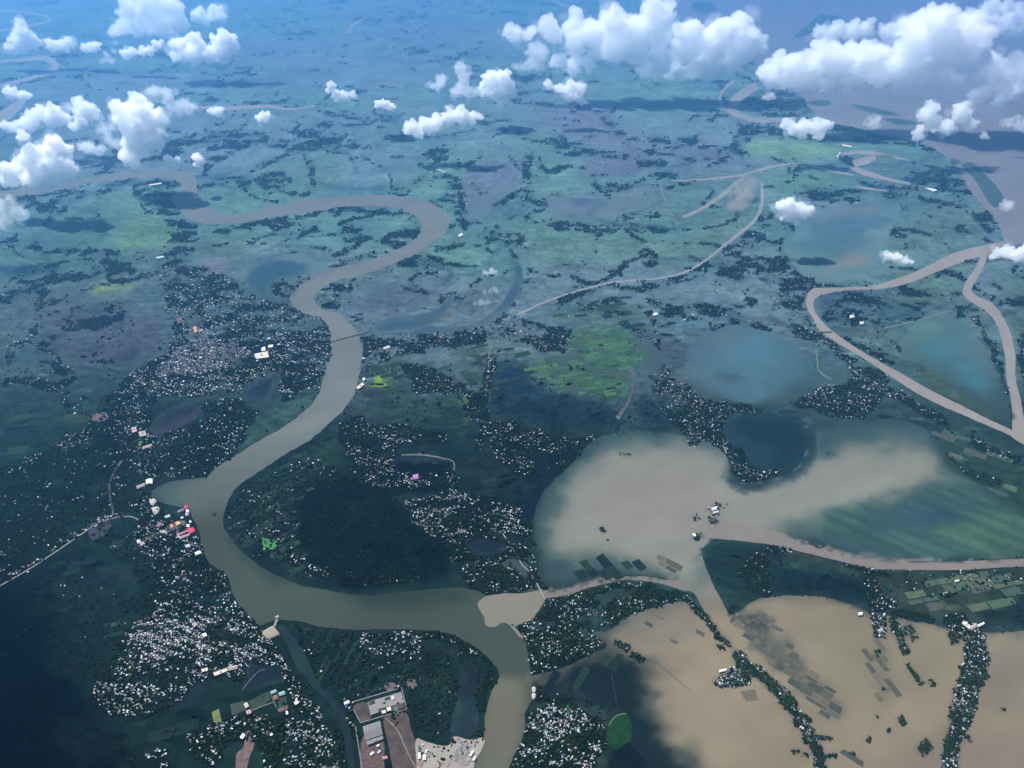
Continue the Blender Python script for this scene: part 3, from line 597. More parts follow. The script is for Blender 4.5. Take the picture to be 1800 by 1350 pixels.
    ([(1360, 512), (1400, 487), (1430, 488), (1435, 500), (1418, 515), (1413, 540), (1424, 565), (1442, 590), (1430, 600), (1400, 592), (1390, 570), (1400, 550), (1370, 530)], 0, .8, .4), ([(1428, 573), (1453, 602), (1480, 622), (1500, 637)], 14, .6, .6),
    ([(1495, 640), (1540, 650), (1565, 667), (1558, 690), (1540, 712), (1510, 742), (1495, 752), (1480, 742), (1430, 717), (1400, 717), (1380, 702), (1420, 690), (1450, 677), (1490, 675)], 0, .55, .45), ([(1500, 745), (1520, 765), (1545, 770), (1575, 762)], 12, .6, .3),
    ([(1560, 690), (1600, 706), (1640, 731), (1670, 751)], 13, .6, .3), ([(1700, 772), (1740, 792), (1795, 812)], 14, .5, .25), ([(1450, 532), (1500, 512), (1560, 512), (1590, 520), (1560, 550), (1520, 562), (1500, 576), (1470, 571), (1443, 552)], 0, .72, .08),
    ([(1556, 582), (1570, 597), (1586, 617)], 9, .8, .3), ([(1700, 535), (1720, 570), (1742, 602), (1762, 652), (1768, 700)], 8, .6, .15), ([(1470, 590), (1520, 612), (1570, 640)], 10, .6, .15), ([(1580, 512), (1690, 520)], 9, .7, .05),
    ([(1795, 560), (1800, 640), (1815, 700)], 12, .6, .1), ([(1780, 470), (1830, 500)], 16, .6, .05), ([(1660, 800), (1700, 830), (1760, 850)], 16, .3, .1), ([(1790, 890), (1800, 905)], 10, .6, .5),
    # islets in the flood
    ([(1244, 892), (1259, 890), (1265, 900), (1263, 905), (1253, 906), (1248, 899)], 0, .5, .8, 1), ([(1255, 885), (1268, 886), (1274, 897), (1262, 893)], 0, .8, 0, 1), ([(1245, 909), (1261, 912), (1262, 918), (1248, 922)], 0, .8, .6, 1),
    ([(1218, 904), (1225, 904), (1230, 913), (1221, 915)], 0, .6, .4, 1), ([(1219, 940), (1232, 938), (1228, 950), (1219, 950)], 0, .9, .4, 1), ([(1276, 886), (1282, 889)], 4, .8, 0, 1), ([(1250, 881), (1256, 882)], 3, .8, 0, 1),
    ([(1056, 928), (1062, 934)], 7, .9, 0, 1), ([(1067, 951), (1069, 952)], 4, .9, 0, 1), ([(1090, 796), (1108, 799)], 6, .7, 0, 1), ([(1453, 795), (1460, 800)], 4, .7, 0, 1),
    ([(374, 899), (379, 905)], 5, .9, 0, 1), ([(901, 1100), (904, 1104)], 4, .8, 0, 1), ([(942, 1018), (935, 1025)], 8, .8, .2, 1),
]
for e in V:
    pts, w, td, hd = e[:4]
    over = e[4] if len(e) > 4 else 0
    p = np.asarray(pts, float) if isinstance(w, (int, float)) and w == 0 else ribbon(pts, w)
    small = (p[:, 0].max() - p[:, 0].min()) < 60
    js, is_, m = mask(p, .35 if small else .8)
    if not over:
        m = m & ~WET[js, is_]
    T_, H_ = TREE[js, is_], HOUSE[js, is_]
    T_[m] = td if over == 2 else np.maximum(T_[m] if td > .35 else 0, td)
    H_[m] = hd
    if over == 1:
        WET[js, is_] &= ~m
        paint(WATER, p, (.03, .04, .035), 3, .4, .8)
# meander scars of the far plain: thin curved tree lines and wet swales
sr = random.Random(31)
for k in range(150):
    cx_, cy_ = sr.uniform(-60, 1860), 30 + 560 * sr.random() ** .8
    f_ = .25 + .75 * (cy_ / 560)
    ra = sr.uniform(30, 120) * (.5 + f_ * .8)
    fl_ = sr.uniform(.22, .5)
    a0, da = sr.uniform(0, 6.28), sr.uniform(1.2, 2.8)
    pts = [(cx_ + ra * math.cos(a0 + da * q / 7), cy_ + ra * fl_ * math.sin(a0 + da * q / 7)) for q in range(8)]
    wdt = sr.uniform(2.4, 5.0) * (.55 + f_ * .7)
    kind_ = sr.random()
    rb = ribbon(pts, wdt)
    js, is_, m = mask(rb, .5)
    m = m & ~WET[js, is_] & (TREE[js, is_] < .3) & (MY[js, is_] < 600)
    if kind_ < .62:
        TREE[js, is_][m & (brk[js, is_] > .40)] = .93
        HOUSE[js, is_][m & (brk[js, is_] > .5)] = .16
    elif kind_ < .85:
        paint(LAND, ribbon(pts, wdt * 1.6), (.030, .066, .080), 3, .6, .8)
    else:
        paint(LAND, ribbon(pts, wdt * 2.2), (.085, .125, .115), 4, .6, .7)
# clearings in the woods
clear = fbm(WX / 130, WY / 130, 40, 3)
brk2 = fbm(WX / 170, WY / 120, 44, 3)
TREE[(brk2 < .47) & (MY < 600) & (TREE > .3)] *= .12
HOUSE[(MY < 700) & (TREE > .2)] *= 1.7
TREE[(clear > .66) & (TREE > .3) & (MX < 1240)] *= .15
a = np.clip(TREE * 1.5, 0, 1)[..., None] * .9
LAND[:] = LAND * (1 - a) + np.array((.004, .010, .005)) * a  # shade between the crowns painted into the ground colour

# ------------------------------------------------------------------ materials


def attr_material(name, rough, detail, plots=False):
    m = bpy.data.materials.new(name)
    m.use_nodes = True
    n = m.node_tree
    bs = n.nodes["Principled BSDF"]
    bs.inputs["Roughness"].default_value = rough
    bs.inputs["Specular IOR Level"].default_value = 0.0 if rough > .8 else 0.012
    at = n.nodes.new("ShaderNodeAttribute")
    at.attribute_name = "albedo"
    geo = n.nodes.new("ShaderNodeNewGeometry")
    last = at.outputs["Color"]

    def mul(fac_socket, lo, hi):
        nonlocal last
        mr = n.nodes.new("ShaderNodeMapRange")
        mr.inputs["From Min"].default_value = .3
        mr.inputs["From Max"].default_value = .7
        mr.inputs["To Min"].default_value = lo
        mr.inputs["To Max"].default_value = hi
        n.links.new(fac_socket, mr.inputs["Value"])
        vm = n.nodes.new("ShaderNodeVectorMath")
        vm.operation = 'SCALE'
        n.links.new(last, vm.inputs[0])
        n.links.new(mr.outputs[0], vm.inputs["Scale"])
        last = vm.outputs[0]
    for scale, lo, hi in detail:
        tx = n.nodes.new("ShaderNodeTexNoise")
        tx.inputs["Scale"].default_value = 1.0 / scale
        tx.inputs["Detail"].default_value = 4
        n.links.new(geo.outputs["Position"], tx.inputs["Vector"])
        mul(tx.outputs["Fac"], lo, hi)
    if plots:
        for scale, lo, hi, ang in ((150, .90, 1.12, .5), (70, .90, 1.1, .9)):
            mp = n.nodes.new("ShaderNodeMapping")
            mp.inputs["Rotation"].default_value = (0, 0, ang)
            mp.inputs["Scale"].default_value = (1 / scale, 1.7 / scale, 0)
            n.links.new(geo.outputs["Position"], mp.inputs["Vector"])
            vo = n.nodes.new("ShaderNodeTexVoronoi")
            vo.distance = 'CHEBYCHEV'
            vo.inputs["Scale"].default_value = 1
            n.links.new(mp.outputs[0], vo.inputs["Vector"])
            sx = n.nodes.new("ShaderNodeSeparateColor")
            n.links.new(vo.outputs["Color"], sx.inputs[0])
            mul(sx.outputs[0], lo, hi)
    n.links.new(last, bs.inputs["Base Color"])
    return m


M_LAND = attr_material("wet_paddy_land", .95, ((400, .85, 1.15), (60, .72, 1.28), (22, .8, 1.2)), True)
M_WATER = attr_material("silty_water", .6, ((700, .93, 1.07), (160, .95, 1.05)))
M_TREE = attr_material("foliage", .9, ((5, .6, 1.4),))


def mat(name, col, rough=.8, var=.25, scale=6.0, spec=.15):
    """painted, cast or rusted surface with blotchy wear"""
    m = bpy.data.materials.new(name)
    m.use_nodes = True
    n = m.node_tree
    bs = n.nodes["Principled BSDF"]
    bs.inputs["Roughness"].default_value = rough
    bs.inputs["Specular IOR Level"].default_value = spec
    geo = n.nodes.new("ShaderNodeNewGeometry")
    tx = n.nodes.new("ShaderNodeTexNoise")
    tx.inputs["Scale"].default_value = 1 / scale
    tx.inputs["Detail"].default_value = 5
    n.links.new(geo.outputs["Position"], tx.inputs["Vector"])
    rp = n.nodes.new("ShaderNodeValToRGB")
    rp.color_ramp.elements[0].position = .3
    rp.color_ramp.elements[1].position = .7
    col = [c * .72 for c in col]
    rp.color_ramp.elements[0].color = (*[c * (1 - var) for c in col], 1)
    rp.color_ramp.elements[1].color = (*[min(1, c * (1 + var)) for c in col], 1)
    n.links.new(tx.outputs["Fac"], rp.inputs[0])
    n.links.new(rp.outputs[0], bs.inputs["Base Color"])
    return m


def link(name, me, m=None, parent=None, label=None, cat=None, group=None, kind=None):
    if m is not None:
        for q in (m if isinstance(m, (list, tuple)) else [m]):
            me.materials.append(q)
    o = bpy.data.objects.new(name, me)
    COL.objects.link(o)
    if parent is not None:
        o.parent = parent
    for k, v in (("label", label), ("category", cat), ("group", group), ("kind", kind)):
        if v:
            o[k] = v
    return o


def np_mesh(name, v, f, mi=None, col=None):
    """mesh from numpy vertices and equal-sized faces"""
    v = np.ascontiguousarray(v, np.float32)
    f = np.ascontiguousarray(f, np.int32)
    me = bpy.data.meshes.new(name)
    nf, k = f.shape
    me.vertices.add(len(v))
    me.vertices.foreach_set("co", v.ravel())
    me.loops.add(nf * k)
    me.loops.foreach_set("vertex_index", f.ravel())
    me.polygons.add(nf)
    me.polygons.foreach_set("loop_start", np.arange(0, nf * k, k, dtype=np.int32))
    if mi is not None:
        me.polygons.foreach_set("material_index", np.ascontiguousarray(mi, np.int32))
    if col is not None:
        at = me.attributes.new("albedo", 'FLOAT_COLOR', 'POINT')
        c = np.ones((len(v), 4), np.float32)
        c[:, :3] = col
        at.data.foreach_set("color", c.ravel())
    me.update(calc_edges=True)
    return me


# ------------------------------------------------------------------ ground
gx = np.arange(RX0, RX1 + 4, 4.0)
gy = np.concatenate([np.arange(RY0, 60, 3.0), np.arange(60, RY1 + 4, 4.0)])
GXX, GYY = np.meshgrid(gx, gy)
wx_, wy_, _ = Gn(GXX, GYY)
vv = np.stack([wx_.ravel(), wy_.ravel(), np.zeros(wx_.size)], 1)
nx_, ny_ = len(gx), len(gy)
idx = np.arange(nx_ * ny_).reshape(ny_, nx_)
ff = np.stack([idx[1:, :-1], idx[1:, 1:], idx[:-1, 1:], idx[:-1, :-1]], -1).reshape(-1, 4)
LAND *= .66


def fade(poly, wid):
    js, is_, a_ = soft_mask(poly, wid, 0)
    full = np.zeros((NR, NC), bool)
    j2, i2, m2_ = mask(poly)
    full[j2, i2] = m2_
    full[1:] |= full[:-1].copy()
    full[:, 1:] |= full[:, :-1].copy()
    a_ = np.where(full[js, is_], a_, 1)
    k_ = np.clip((a_ - .5) * 2.4 + (fbm(WX[js, is_] / 330, WY[js, is_] / 330, 240, 4) - .5) * 4.0 * (a_ < .97), 0, 1)[..., None]
    WATER[js, is_] = LAND[js, is_] * (1 - k_) + WATER[js, is_] * k_


chan = np.zeros((NR, NC), bool)
for p_ in (river_main, E_CREEK, CH_E, CH_S, R2, R3, EAST_BIG, SIDE):
    js, is_, m = mask(p_)
    chan[js, is_] |= m
keep = WATER[chan].copy()
for nme, p, ed in LAKES:
    if nme == "river_shallows" or len(p) >= 60:
        continue
    fade(spline(p, True, 6) if len(p) < 60 else p, {"lake": 28, "lagoon": 9, "backwater": 4, "pond": 4, "river_shallows": 5, "silt_shallows": 9}[nme])
fade(spline(F1, True, 6), 12)
fade(spline(F2, True, 6), 8)
WATER[chan] = keep
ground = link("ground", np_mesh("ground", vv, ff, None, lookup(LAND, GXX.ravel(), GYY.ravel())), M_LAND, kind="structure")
ground["label"] = "low green flood plain cut by rivers and drowned fields"


def sheet(name, poly, z, space=9.0, rough=0.0, kind="structure", label=None, A=None, m=None, parent=None):
    """a water or land sheet inside an outline, with the survey's colours on its vertices"""
    P = np.asarray(poly, float)
    if rough:
        d = np.roll(P, -1, 0) - np.roll(P, 1, 0)
        d /= np.linalg.norm(d, axis=1, keepdims=True) + 1e-9
        nn = (vnoise(P[:, 0] / 7, P[:, 1] / 5, 77) - .5) * 2 * rough
        P = P + np.stack([-d[:, 1], d[:, 0] * .7], 1) * nn[:, None]
    keep = [0]
    for i in range(1, len(P)):
        if np.linalg.norm(P[i] - P[keep[-1]]) > .8:
            keep.append(i)
    P = P[keep]
    n = len(P)
    x0, y0 = P.min(0)
    x1, y1 = P.max(0)
    X, Y = np.meshgrid(np.arange(x0, x1, space), np.arange(y0, y1, space * .8))
    X = X.ravel() + nrng.uniform(-.2, .2, X.size) * space
    Y = Y.ravel() + nrng.uniform(-.2, .2, Y.size) * space
    ins = np.zeros(X.shape, bool)
    near = np.zeros(X.shape, bool)
    for k in range(n):
        xa, ya = P[k]
        xb, yb = P[(k + 1) % n]
        if ya != yb:
            ins ^= ((ya > Y) != (yb > Y)) & (X < (xb - xa) * (Y - ya) / (yb - ya) + xa)
        near |= (X - xa) ** 2 + (Y - ya) ** 2 < (space * .45) ** 2
    q = np.stack([X, Y], 1)[ins & ~near]
    pts = [Vector(p) for p in P] + [Vector(p) for p in q]
    edges = [(i, (i + 1) % n) for i in range(n)]
    v2, _, f2, *_ = geometry.delaunay_2d_cdt(pts, edges, [], 1, 1e-4)
    px = np.array([p.x for p in v2])
    py = np.array([p.y for p in v2])
    f2 = np.array([f if len(f) == 3 else f[:3] for f in f2])
    wx_, wy_, _ = Gn(px, py)
    v = np.stack([wx_, wy_, np.full(len(px), z)], 1)
    a, b, c = v[f2[:, 0]], v[f2[:, 1]], v[f2[:, 2]]
    cr = (b[:, 0] - a[:, 0]) * (c[:, 1] - a[:, 1]) - (b[:, 1] - a[:, 1]) * (c[:, 0] - a[:, 0])
    f2[cr < 0] = f2[cr < 0][:, ::-1]
    col = lookup(WATER if A is None else A, px, py) if m is None else None
    return link(name, np_mesh(name, v, f2, None, col), m or M_WATER, parent=parent, kind=kind, label=label)


for k, (nme, p, ed) in enumerate(LAKES):
    sheet(nme, spline(p, True, 5) if len(p) < 60 else p, .40 + .012 * k, 7, 1.2)
for k, (c, w) in enumerate(CREEKS):
    sheet("creek", ribbon(c, w), .70 + .011 * k, 8, .8)
sheet("flood_water", spline(F1, True, 6), 1.1, 7, 1.5, label="brown silt-laden flood lake with teal drowned margins")
sheet("flood_water", spline(F2, True, 6), 1.1, 8, 1.5, label="tan flood sheet spreading over drowned fields")
sheet("canal", CANAL, 1.1, 7, 1.0)
sheet("creek", SIDE, 1.5, 7, .8)
sheet("creek", E_CREEK, 1.5, 7, .6)
sheet("creek", CH_E, 1.5, 8, .8)
sheet("creek", CH_S, 1.9, 8, .8)
sheet("river", river_main, 2.3, 8, 1.8, label="broad grey-brown river winding through the plain")
sheet("river", EAST_BIG, .9, 14, 1.0, label="very wide pale river crossing the far plain under the clouds")
sheet("river", R2, 1.4, 8, .8)
sheet("river", R3, 1.8, 8, .8)
M_PLUME = mat("pale_silt_water", (.172, .150, .112), .6, .04, 200, .08)
sheet("silt_plume", PLUME, 2.8, 8, .7, m=M_PLUME, label="pale silt tongue pushing into the darker river")
M_BAR = attr_material("river_island_grass", .9, ((120, .8, 1.2), (40, .8, 1.2)))
BAR = np.zeros((NR, NC, 3))
BAR[:] = (.035, .065, .060)
for p in ([(1395, 65), (1420, 45), (1440, 28), (1465, 27), (1482, 35), (1470, 42), (1440, 52), (1415, 62)], [(1497, 184), (1520, 186), (1560, 195), (1582, 203), (1555, 202), (1525, 196)],
          [(1553, 208), (1590, 210), (1615, 217), (1590, 221), (1565, 216)], [(1672, 278), (1690, 284), (1678, 290), (1670, 284)], [(1690, 290), (1710, 286), (1730, 305), (1755, 332), (1763, 350), (1752, 365), (1738, 355), (1720, 325), (1703, 305)],
          [(1250, 5), (1262, 15), (1240, 24), (1215, 14), (1225, 2)], [(1420, 180), (1450, 176), (1462, 184), (1435, 186)]):
    q = sheet("river_island", spline(p, True, 4), 1.5, 7, .8, A=BAR)
    q.data.materials[0] = M_BAR

# ------------------------------------------------------------------ field plots
PCOL = {
    "green": [(.044, .098, .050), (.054, .115, .056), (.036, .078, .052), (.062, .125, .056), (.042, .070, .058), (.050, .066, .062)],
    "dark": [(.012, .030, .024), (.018, .042, .028), (.010, .022, .022), (.026, .056, .030), (.016, .034, .030)],
    "mid": [(.028, .062, .036), (.036, .078, .040), (.022, .048, .036), (.050, .085, .042), (.040, .052, .046)],
    "drown": [(.075, .072, .056), (.090, .082, .062), (.058, .060, .048), (.112, .096, .070), (.082, .076, .058), (.125, .104, .076)],
    "right": [(.060, .098, .056), (.075, .105, .060), (.048, .082, .058), (.085, .095, .062), (.066, .074, .060)],
}
for k_ in ("dark", "mid"):
    PCOL[k_] = [tuple(q * f for q, f in zip(c, (.55, .52, .6))) for c in PCOL[k_]]
PMAT = {k: [mat("crop_" + k, c, .95, .18, 25, .02) for c in v] for k, v in PCOL.items()}
# outline, palette, row direction (deg), plot length and width (m), share kept, height above datum
FIELDS = [
    ([(1000, 580), (1043, 575), (1093, 577), (1120, 597), (1140, 617), (1133, 637), (1110, 647), (1100, 697), (1060, 697), (1000, 690), (963, 670), (933, 657), (927, 640), (967, 627), (1003, 620)], "green", 18, 82, 40, .7, .6),
    ([(402, 905), (420, 868), (470, 832), (540, 790), (595, 745), (600, 790), (560, 850), (520, 885), (525, 940), (560, 985), (600, 1020), (540, 1022), (470, 985), (420, 950)], "mid", 40, 85, 34, .45, .6),
    ([(515, 1105), (620, 1118), (650, 1170), (720, 1165), (800, 1140), (855, 1170), (850, 1230), (800, 1165), (790, 1240), (740, 1285), (720, 1210), (640, 1210), (570, 1195)], "dark", 75, 120, 26, .5, .6),
    ([(1283, 1090), (1360, 1080), (1400, 1153), (1453, 1200), (1480, 1257), (1460, 1267), (1413, 1222), (1347, 1155), (1310, 1115)], "drown", -40, 40, 30, 1.15, 2.2),
    ([(1020, 990), (1090, 982), (1130, 990), (1125, 1010), (1080, 1012), (1020, 1022)], "dark", -60, 85, 55, .6, 1.6),
    ([(1150, 975), (1175, 972), (1200, 1000), (1195, 1018), (1160, 1005)], "drown", -40, 70, 38, .7, 1.6),
    ([(1105, 1085), (1190, 1060), (1240, 1120), (1180, 1150), (1110, 1120)], "drown", -35, 60, 26, .10, 1.6),
    ([(1265, 1215), (1320, 1205), (1340, 1225), (1300, 1238)], "drown", 10, 110, 60, .6, 1.6),
    ([(1410, 1200), (1490, 1290), (1560, 1340), (1500, 1350), (1430, 1262)], "drown", -40, 80, 26, .12, 2.2),
    ([(1520, 1140), (1560, 1130), (1580, 1240), (1545, 1235)], "drown", -75, 70, 30, .35, 1.6),
    ([(1640, 745), (1720, 775), (1800, 815), (1800, 900), (1700, 845), (1660, 790)], "right", -38, 130, 50, .4, .6),
    ([(1560, 1010), (1700, 1006), (1800, 1000), (1800, 1050), (1700, 1080), (1580, 1065)], "right", 12, 110, 40, .35, .6),
    ([(612, 625), (660, 640), (715, 640), (790, 670), (850, 720), (840, 745), (680, 742), (640, 720)], "mid", 25, 85, 45, .35, .6),
    ([(800, 615), (860, 600), (920, 615), (930, 655), (860, 690), (800, 660)], "mid", 20, 85, 45, .35, .6),
    ([(170, 925), (290, 935), (255, 1000), (200, 1080), (130, 1010), (60, 1010)], "dark", 25, 110, 60, .35, .6),
    ([(290, 1185), (420, 1205), (400, 1290), (280, 1300), (230, 1265)], "dark", 20, 90, 55, .45, .6),
    ([(955, 1200), (1000, 1190), (1060, 1150), (1110, 1150), (1120, 1220), (1070, 1250), (1000, 1225)], "dark", 60, 110, 34, .25, 1.6),
    ([(0, 690), (120, 690), (190, 705), (140, 770), (40, 800), (0, 815)], "mid", 15, 150, 70, .3, .6),
    ([(820, 1240), (1000, 1240), (1060, 1290), (1050, 1340), (930, 1350)], "mid", 65, 60, 30, .06, .6),
    ([(640, 780), (720, 790), (760, 860), (700, 880), (620, 850)], "dark", 20, 80, 40, .35, .6),
    ([(860, 830), (930, 830), (960, 870), (900, 900), (850, 860)], "dark", 20, 90, 40, .35, .6),
    ([(960, 560), (1000, 540), (1110, 520), (1140, 560), (1120, 575), (1040, 575)], "mid", 15, 110, 60, .4, .6),
]


def inpoly(x, y, P):
    c = False
    n = len(P)
    for k in range(n):
        xa, ya = P[k]
        xb, yb = P[(k + 1) % n]
        if (ya > y) != (yb > y) and x < (xb - xa) * (y - ya) / (yb - ya) + xa:
            c = not c
    return c


def project(x, y, z):
    vy, vz = y * CP - (z - H) * SP, 0
    dx, dy, dz = x, y, z - H
    depth = dy * CP - dz * SP
    up = dy * SP + dz * CP
    return 900 + F * dx / depth, 675 - F * up / depth, depth


plots = []
for poly, pal, ang, L, Wd, keep, z in FIELDS:
    c, s = math.cos(math.radians(ang)), math.sin(math.radians(ang))
    W_ = [G(*p) for p in poly]
    uv = [(p.x * c + p.y * s, -p.x * s + p.y * c) for p in W_]
    u0, u1 = min(p[0] for p in uv), max(p[0] for p in uv)
    v0, v1 = min(p[1] for p in uv), max(p[1] for p in uv)
    v_ = v0
    while v_ < v1:
        h = Wd * rng.uniform(.7, 1.4)
        u = u0 + rng.uniform(-L, 0)
        while u < u1:
            l = L * rng.uniform(.55, 1.5)
            cu, cv = u + l / 2, v_ + h / 2
            x, y = cu * c - cv * s, cu * s + cv * c
            px, py, dep = project(x, y, 0)
            if inpoly(px, py, poly) and rng.random() < keep * (0.4 + 1.2 * float(fbm(np.array([x / 260.]), np.array([y / 260.]), 55, 2)[0])):
                g = rng.uniform(1.5, 4)
                q = []
                for a_, b_ in ((u + g, v_ + g), (u + l - g, v_ + g), (u + l - g, v_ + h - g), (u + g, v_ + h - g)):
                    a_ += rng.uniform(-4, 4)
                    b_ += rng.uniform(-3, 3)
                    q.append((a_ * c - b_ * s, a_ * s + b_ * c))
                ctr = (sum(p[0] for p in q) / 4, sum(p[1] for p in q) / 4)
                plots.append((l * h / dep ** 2, ctr, q, pal, rng.randrange(len(PCOL[pal])), z + .05 * (len(plots) % 7)))
            u += l
        v_ += h
# two plots that stand out by themselves
for quad, pal, k in (([(461, 946), (487, 950), (485, 965), (462, 968)], None, (.050, .20, .060)), ([(372, 1252), (385, 1246), (390, 1272), (378, 1280)], None, (.15, .16, .06)), ([(222, 1166), (229, 1160), (232, 1185), (224, 1190)], None, (.08, .13, .04)),
                     ([(990, 1240), (1000, 1238), (1008, 1256), (1000, 1262)], None, (.05, .15, .05)), ([(240, 775), (250, 768), (252, 785), (245, 788)], None, (.12, .24, .06)), ([(438, 652), (446, 648), (449, 658), (440, 661)], None, (.16, .26, .08)), ([(805, 706), (822, 694), (824, 708), (808, 712)], None, (.05, .12, .04))):
    W_ = [G(*p) for p in quad]
    ctr = (sum(p.x for p in W_) / 4, sum(p.y for p in W_) / 4)
    plots.append((1e9, ctr, [(p.x, p.y) for p in W_], "own", k, 1.1))
plots.sort(key=lambda p: -p[0])


def ccw(q):
    a = sum(q[i][0] * q[(i + 1) % len(q)][1] - q[(i + 1) % len(q)][0] * q[i][1] for i in range(len(q)))
    return q if a > 0 else q[::-1]


for w_, ctr, q, pal, k, z in plots[:300]:
    q = ccw(q)
    me = bpy.data.meshes.new("field_plot")
    top = [(x - ctr[0], y - ctr[1], 0) for x, y in q]
    bot = [(x - ctr[0], y - ctr[1], -z) for x, y in q]
    me.from_pydata(top + bot, [], [(0, 1, 2, 3)] + [(i, i + 4, (i + 1) % 4 + 4, (i + 1) % 4) for i in range(4)])
    o = link("field_plot", me, mat("crop_single", k, .95, .15, 25, .02) if pal == "own" else PMAT[pal][k], ground)
    o.location = (ctr[0], ctr[1], z)
if len(plots) > 300:
    names = [(p, k) for p in PMAT for k in range(len(PMAT[p]))]
    slot = {nk: i for i, nk in enumerate(names)}
    vs, fs, mi = [], [], []
    for w_, ctr, q, pal, k, z in plots[300:]:
        b = len(vs)
        vs += [(x, y, z) for x, y in ccw(q)]
        fs.append((b, b + 1, b + 2, b + 3))
        mi.append(slot[(pal, k)])
    link("field_patchwork", np_mesh("field_patchwork", np.array(vs), np.array(fs), mi), [PMAT[p][k] for p, k in names], ground, kind="stuff")

open_land = (TREE < .3) & ~WET
qs, qc = [], []
CELL = 640.0
for cx_ in np.arange(-5200, 5200, CELL):
    for cy_ in np.arange(1250, 9000, CELL):
        px_, py_, dep_ = project(cx_ + CELL / 2, cy_ + CELL / 2, 0)
        if not (-120 < px_ < 1920 and 520 < py_ < 1450):
            continue
        a_ = rng.uniform(-.45, .75)
        c_, s_ = math.cos(a_), math.sin(a_)
        k_ = max(1.0, dep_ / 4800)
        w_, l_ = rng.uniform(26, 46) * k_, rng.uniform(55, 110) * k_
        nv, nu = int(CELL * 1.3 / w_), int(CELL * 1.3 / l_)
        for i in range(nv):
            off = rng.uniform(0, l_)
            for j in range(nu):
                if rng.random() > .50:
                    continue
                u_, v_ = -CELL * .65 + off + j * l_, -CELL * .65 + i * w_
                ll, ww = l_ * rng.uniform(.6, 1.0) / 2, w_ * rng.uniform(.75, .96) / 2
                bx_, by_ = cx_ + CELL / 2 + u_ * c_ - v_ * s_, cy_ + CELL / 2 + u_ * s_ + v_ * c_
                if abs(u_) > CELL * .5 or abs(v_) > CELL * .5:
                    continue
                qs.append([(bx_ + (p * ll + rng.uniform(-4, 4)) * c_ - (q * ww + rng.uniform(-3, 3)) * s_, by_ + (p * ll + rng.uniform(-4, 4)) * s_ + (q * ww + rng.uniform(-3, 3)) * c_) for p, q in ((-1, -1), (1, -1), (1, 1), (-1, 1))])
                qc.append((rng.gauss(0, 1), rng.random()))
qa = np.array(qs)
qf = np.array(qc)
dep_ = qa[..., 1] * CP + H * SP
qpx, qpy = 900 + F * qa[..., 0] / dep_, 675 - F * (qa[..., 1] * SP - H * CP) / dep_
ok = lookup(open_land, qpx, qpy).all(1)
qa, qf, qpx, qpy = qa[ok], qf[ok], qpx[ok], qpy[ok]
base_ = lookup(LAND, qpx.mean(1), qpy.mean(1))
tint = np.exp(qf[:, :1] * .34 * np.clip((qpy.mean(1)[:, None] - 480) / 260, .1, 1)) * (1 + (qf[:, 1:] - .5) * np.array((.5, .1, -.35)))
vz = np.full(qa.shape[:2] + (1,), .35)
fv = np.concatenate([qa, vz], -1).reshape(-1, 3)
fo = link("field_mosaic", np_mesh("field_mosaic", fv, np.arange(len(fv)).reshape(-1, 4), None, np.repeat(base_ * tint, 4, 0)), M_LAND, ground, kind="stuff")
print("mosaic plots", len(qa))

# ------------------------------------------------------------------ bare ground, roads
M_SOIL = mat("bare_brown_soil", (.080, .060, .052), .95, .35, 30, .03)
M_SAND = mat("pale_river_sand", (.30, .262, .220), .95, .10, 40, .03)
M_PINK = mat("pink_brick_earth", (.15, .10, .09), .95, .3, 18, .03)
M_YARD = mat("grey_packed_yard", (.12, .108, .092), .95, .3, 25, .03)
M_CONC = mat("weathered_concrete", (.25, .23, .215), .9, .12, 20, .05)
M_ROAD = mat("pale_gravel_road", (.20, .19, .17), .95, .2, 15, .03)
M_GRASSY = mat("weedy_ground", (.035, .055, .032), .95, .3, 18, .02)


def patch(name, poly, z, m, parent=None, rough=.3, step=4):
    return sheet(name, spline(poly, True, step), z, 12, rough, m=m, parent=parent)


patch("bare_yard", [(675, 1262), (712, 1252), (722, 1280), (730, 1305), (735, 1350), (738, 1420), (702, 1420), (690, 1350), (683, 1310)], 1.0, M_SOIL)
patch("bare_yard", [(620, 1242), (646, 1236), (652, 1262), (634, 1268)], 1.0, M_SOIL)
patch("bare_yard", [(636, 1300), (672, 1298), (676, 1350), (680, 1400), (640, 1400)], 1.0, mat("brick_rubble", (.11, .075, .065), .95, .5, 8, .03))
spit = patch("sand_spit", [(731, 1301), (750, 1305), (780, 1312), (792, 1308), (795, 1298), (803, 1295), (825, 1301), (848, 1297), (853, 1301), (846, 1320), (833, 1348), (812, 1450), (738, 1450), (733, 1350)], 3.2, M_SAND)
patch("pink_earth_strip", [(431, 1283), (440, 1283), (447, 1307), (440, 1328), (434, 1352), (430, 1400), (405, 1400), (414, 1350), (416, 1325), (428, 1313)], 1.0, M_PINK)
patch("pink_earth_strip", [(345, 1120), (365, 1115), (372, 1135), (370, 1150), (350, 1156), (347, 1140)], 1.0, mat("worn_school_yard", (.12, .09, .08), .95, .3, 15, .03))
patch("pink_earth_strip", [(487, 1247), (507, 1240), (506, 1246), (490, 1252)], 1.0, M_PINK)
patch("grey_yard", [(325, 915), (327, 921), (300, 935), (270, 946), (250, 955), (246, 949), (262, 942), (290, 929), (308, 918)], 1.2, M_YARD, rough=.2)
patch("grey_yard", [(436, 1234), (471, 1215), (476, 1230), (441, 1250)], 1.0, M_GRASSY, rough=.1, step=20)
patch("grey_yard", [(488, 1228), (502, 1224), (505, 1239), (490, 1244)], 1.0, M_GRASSY, rough=.1, step=20)
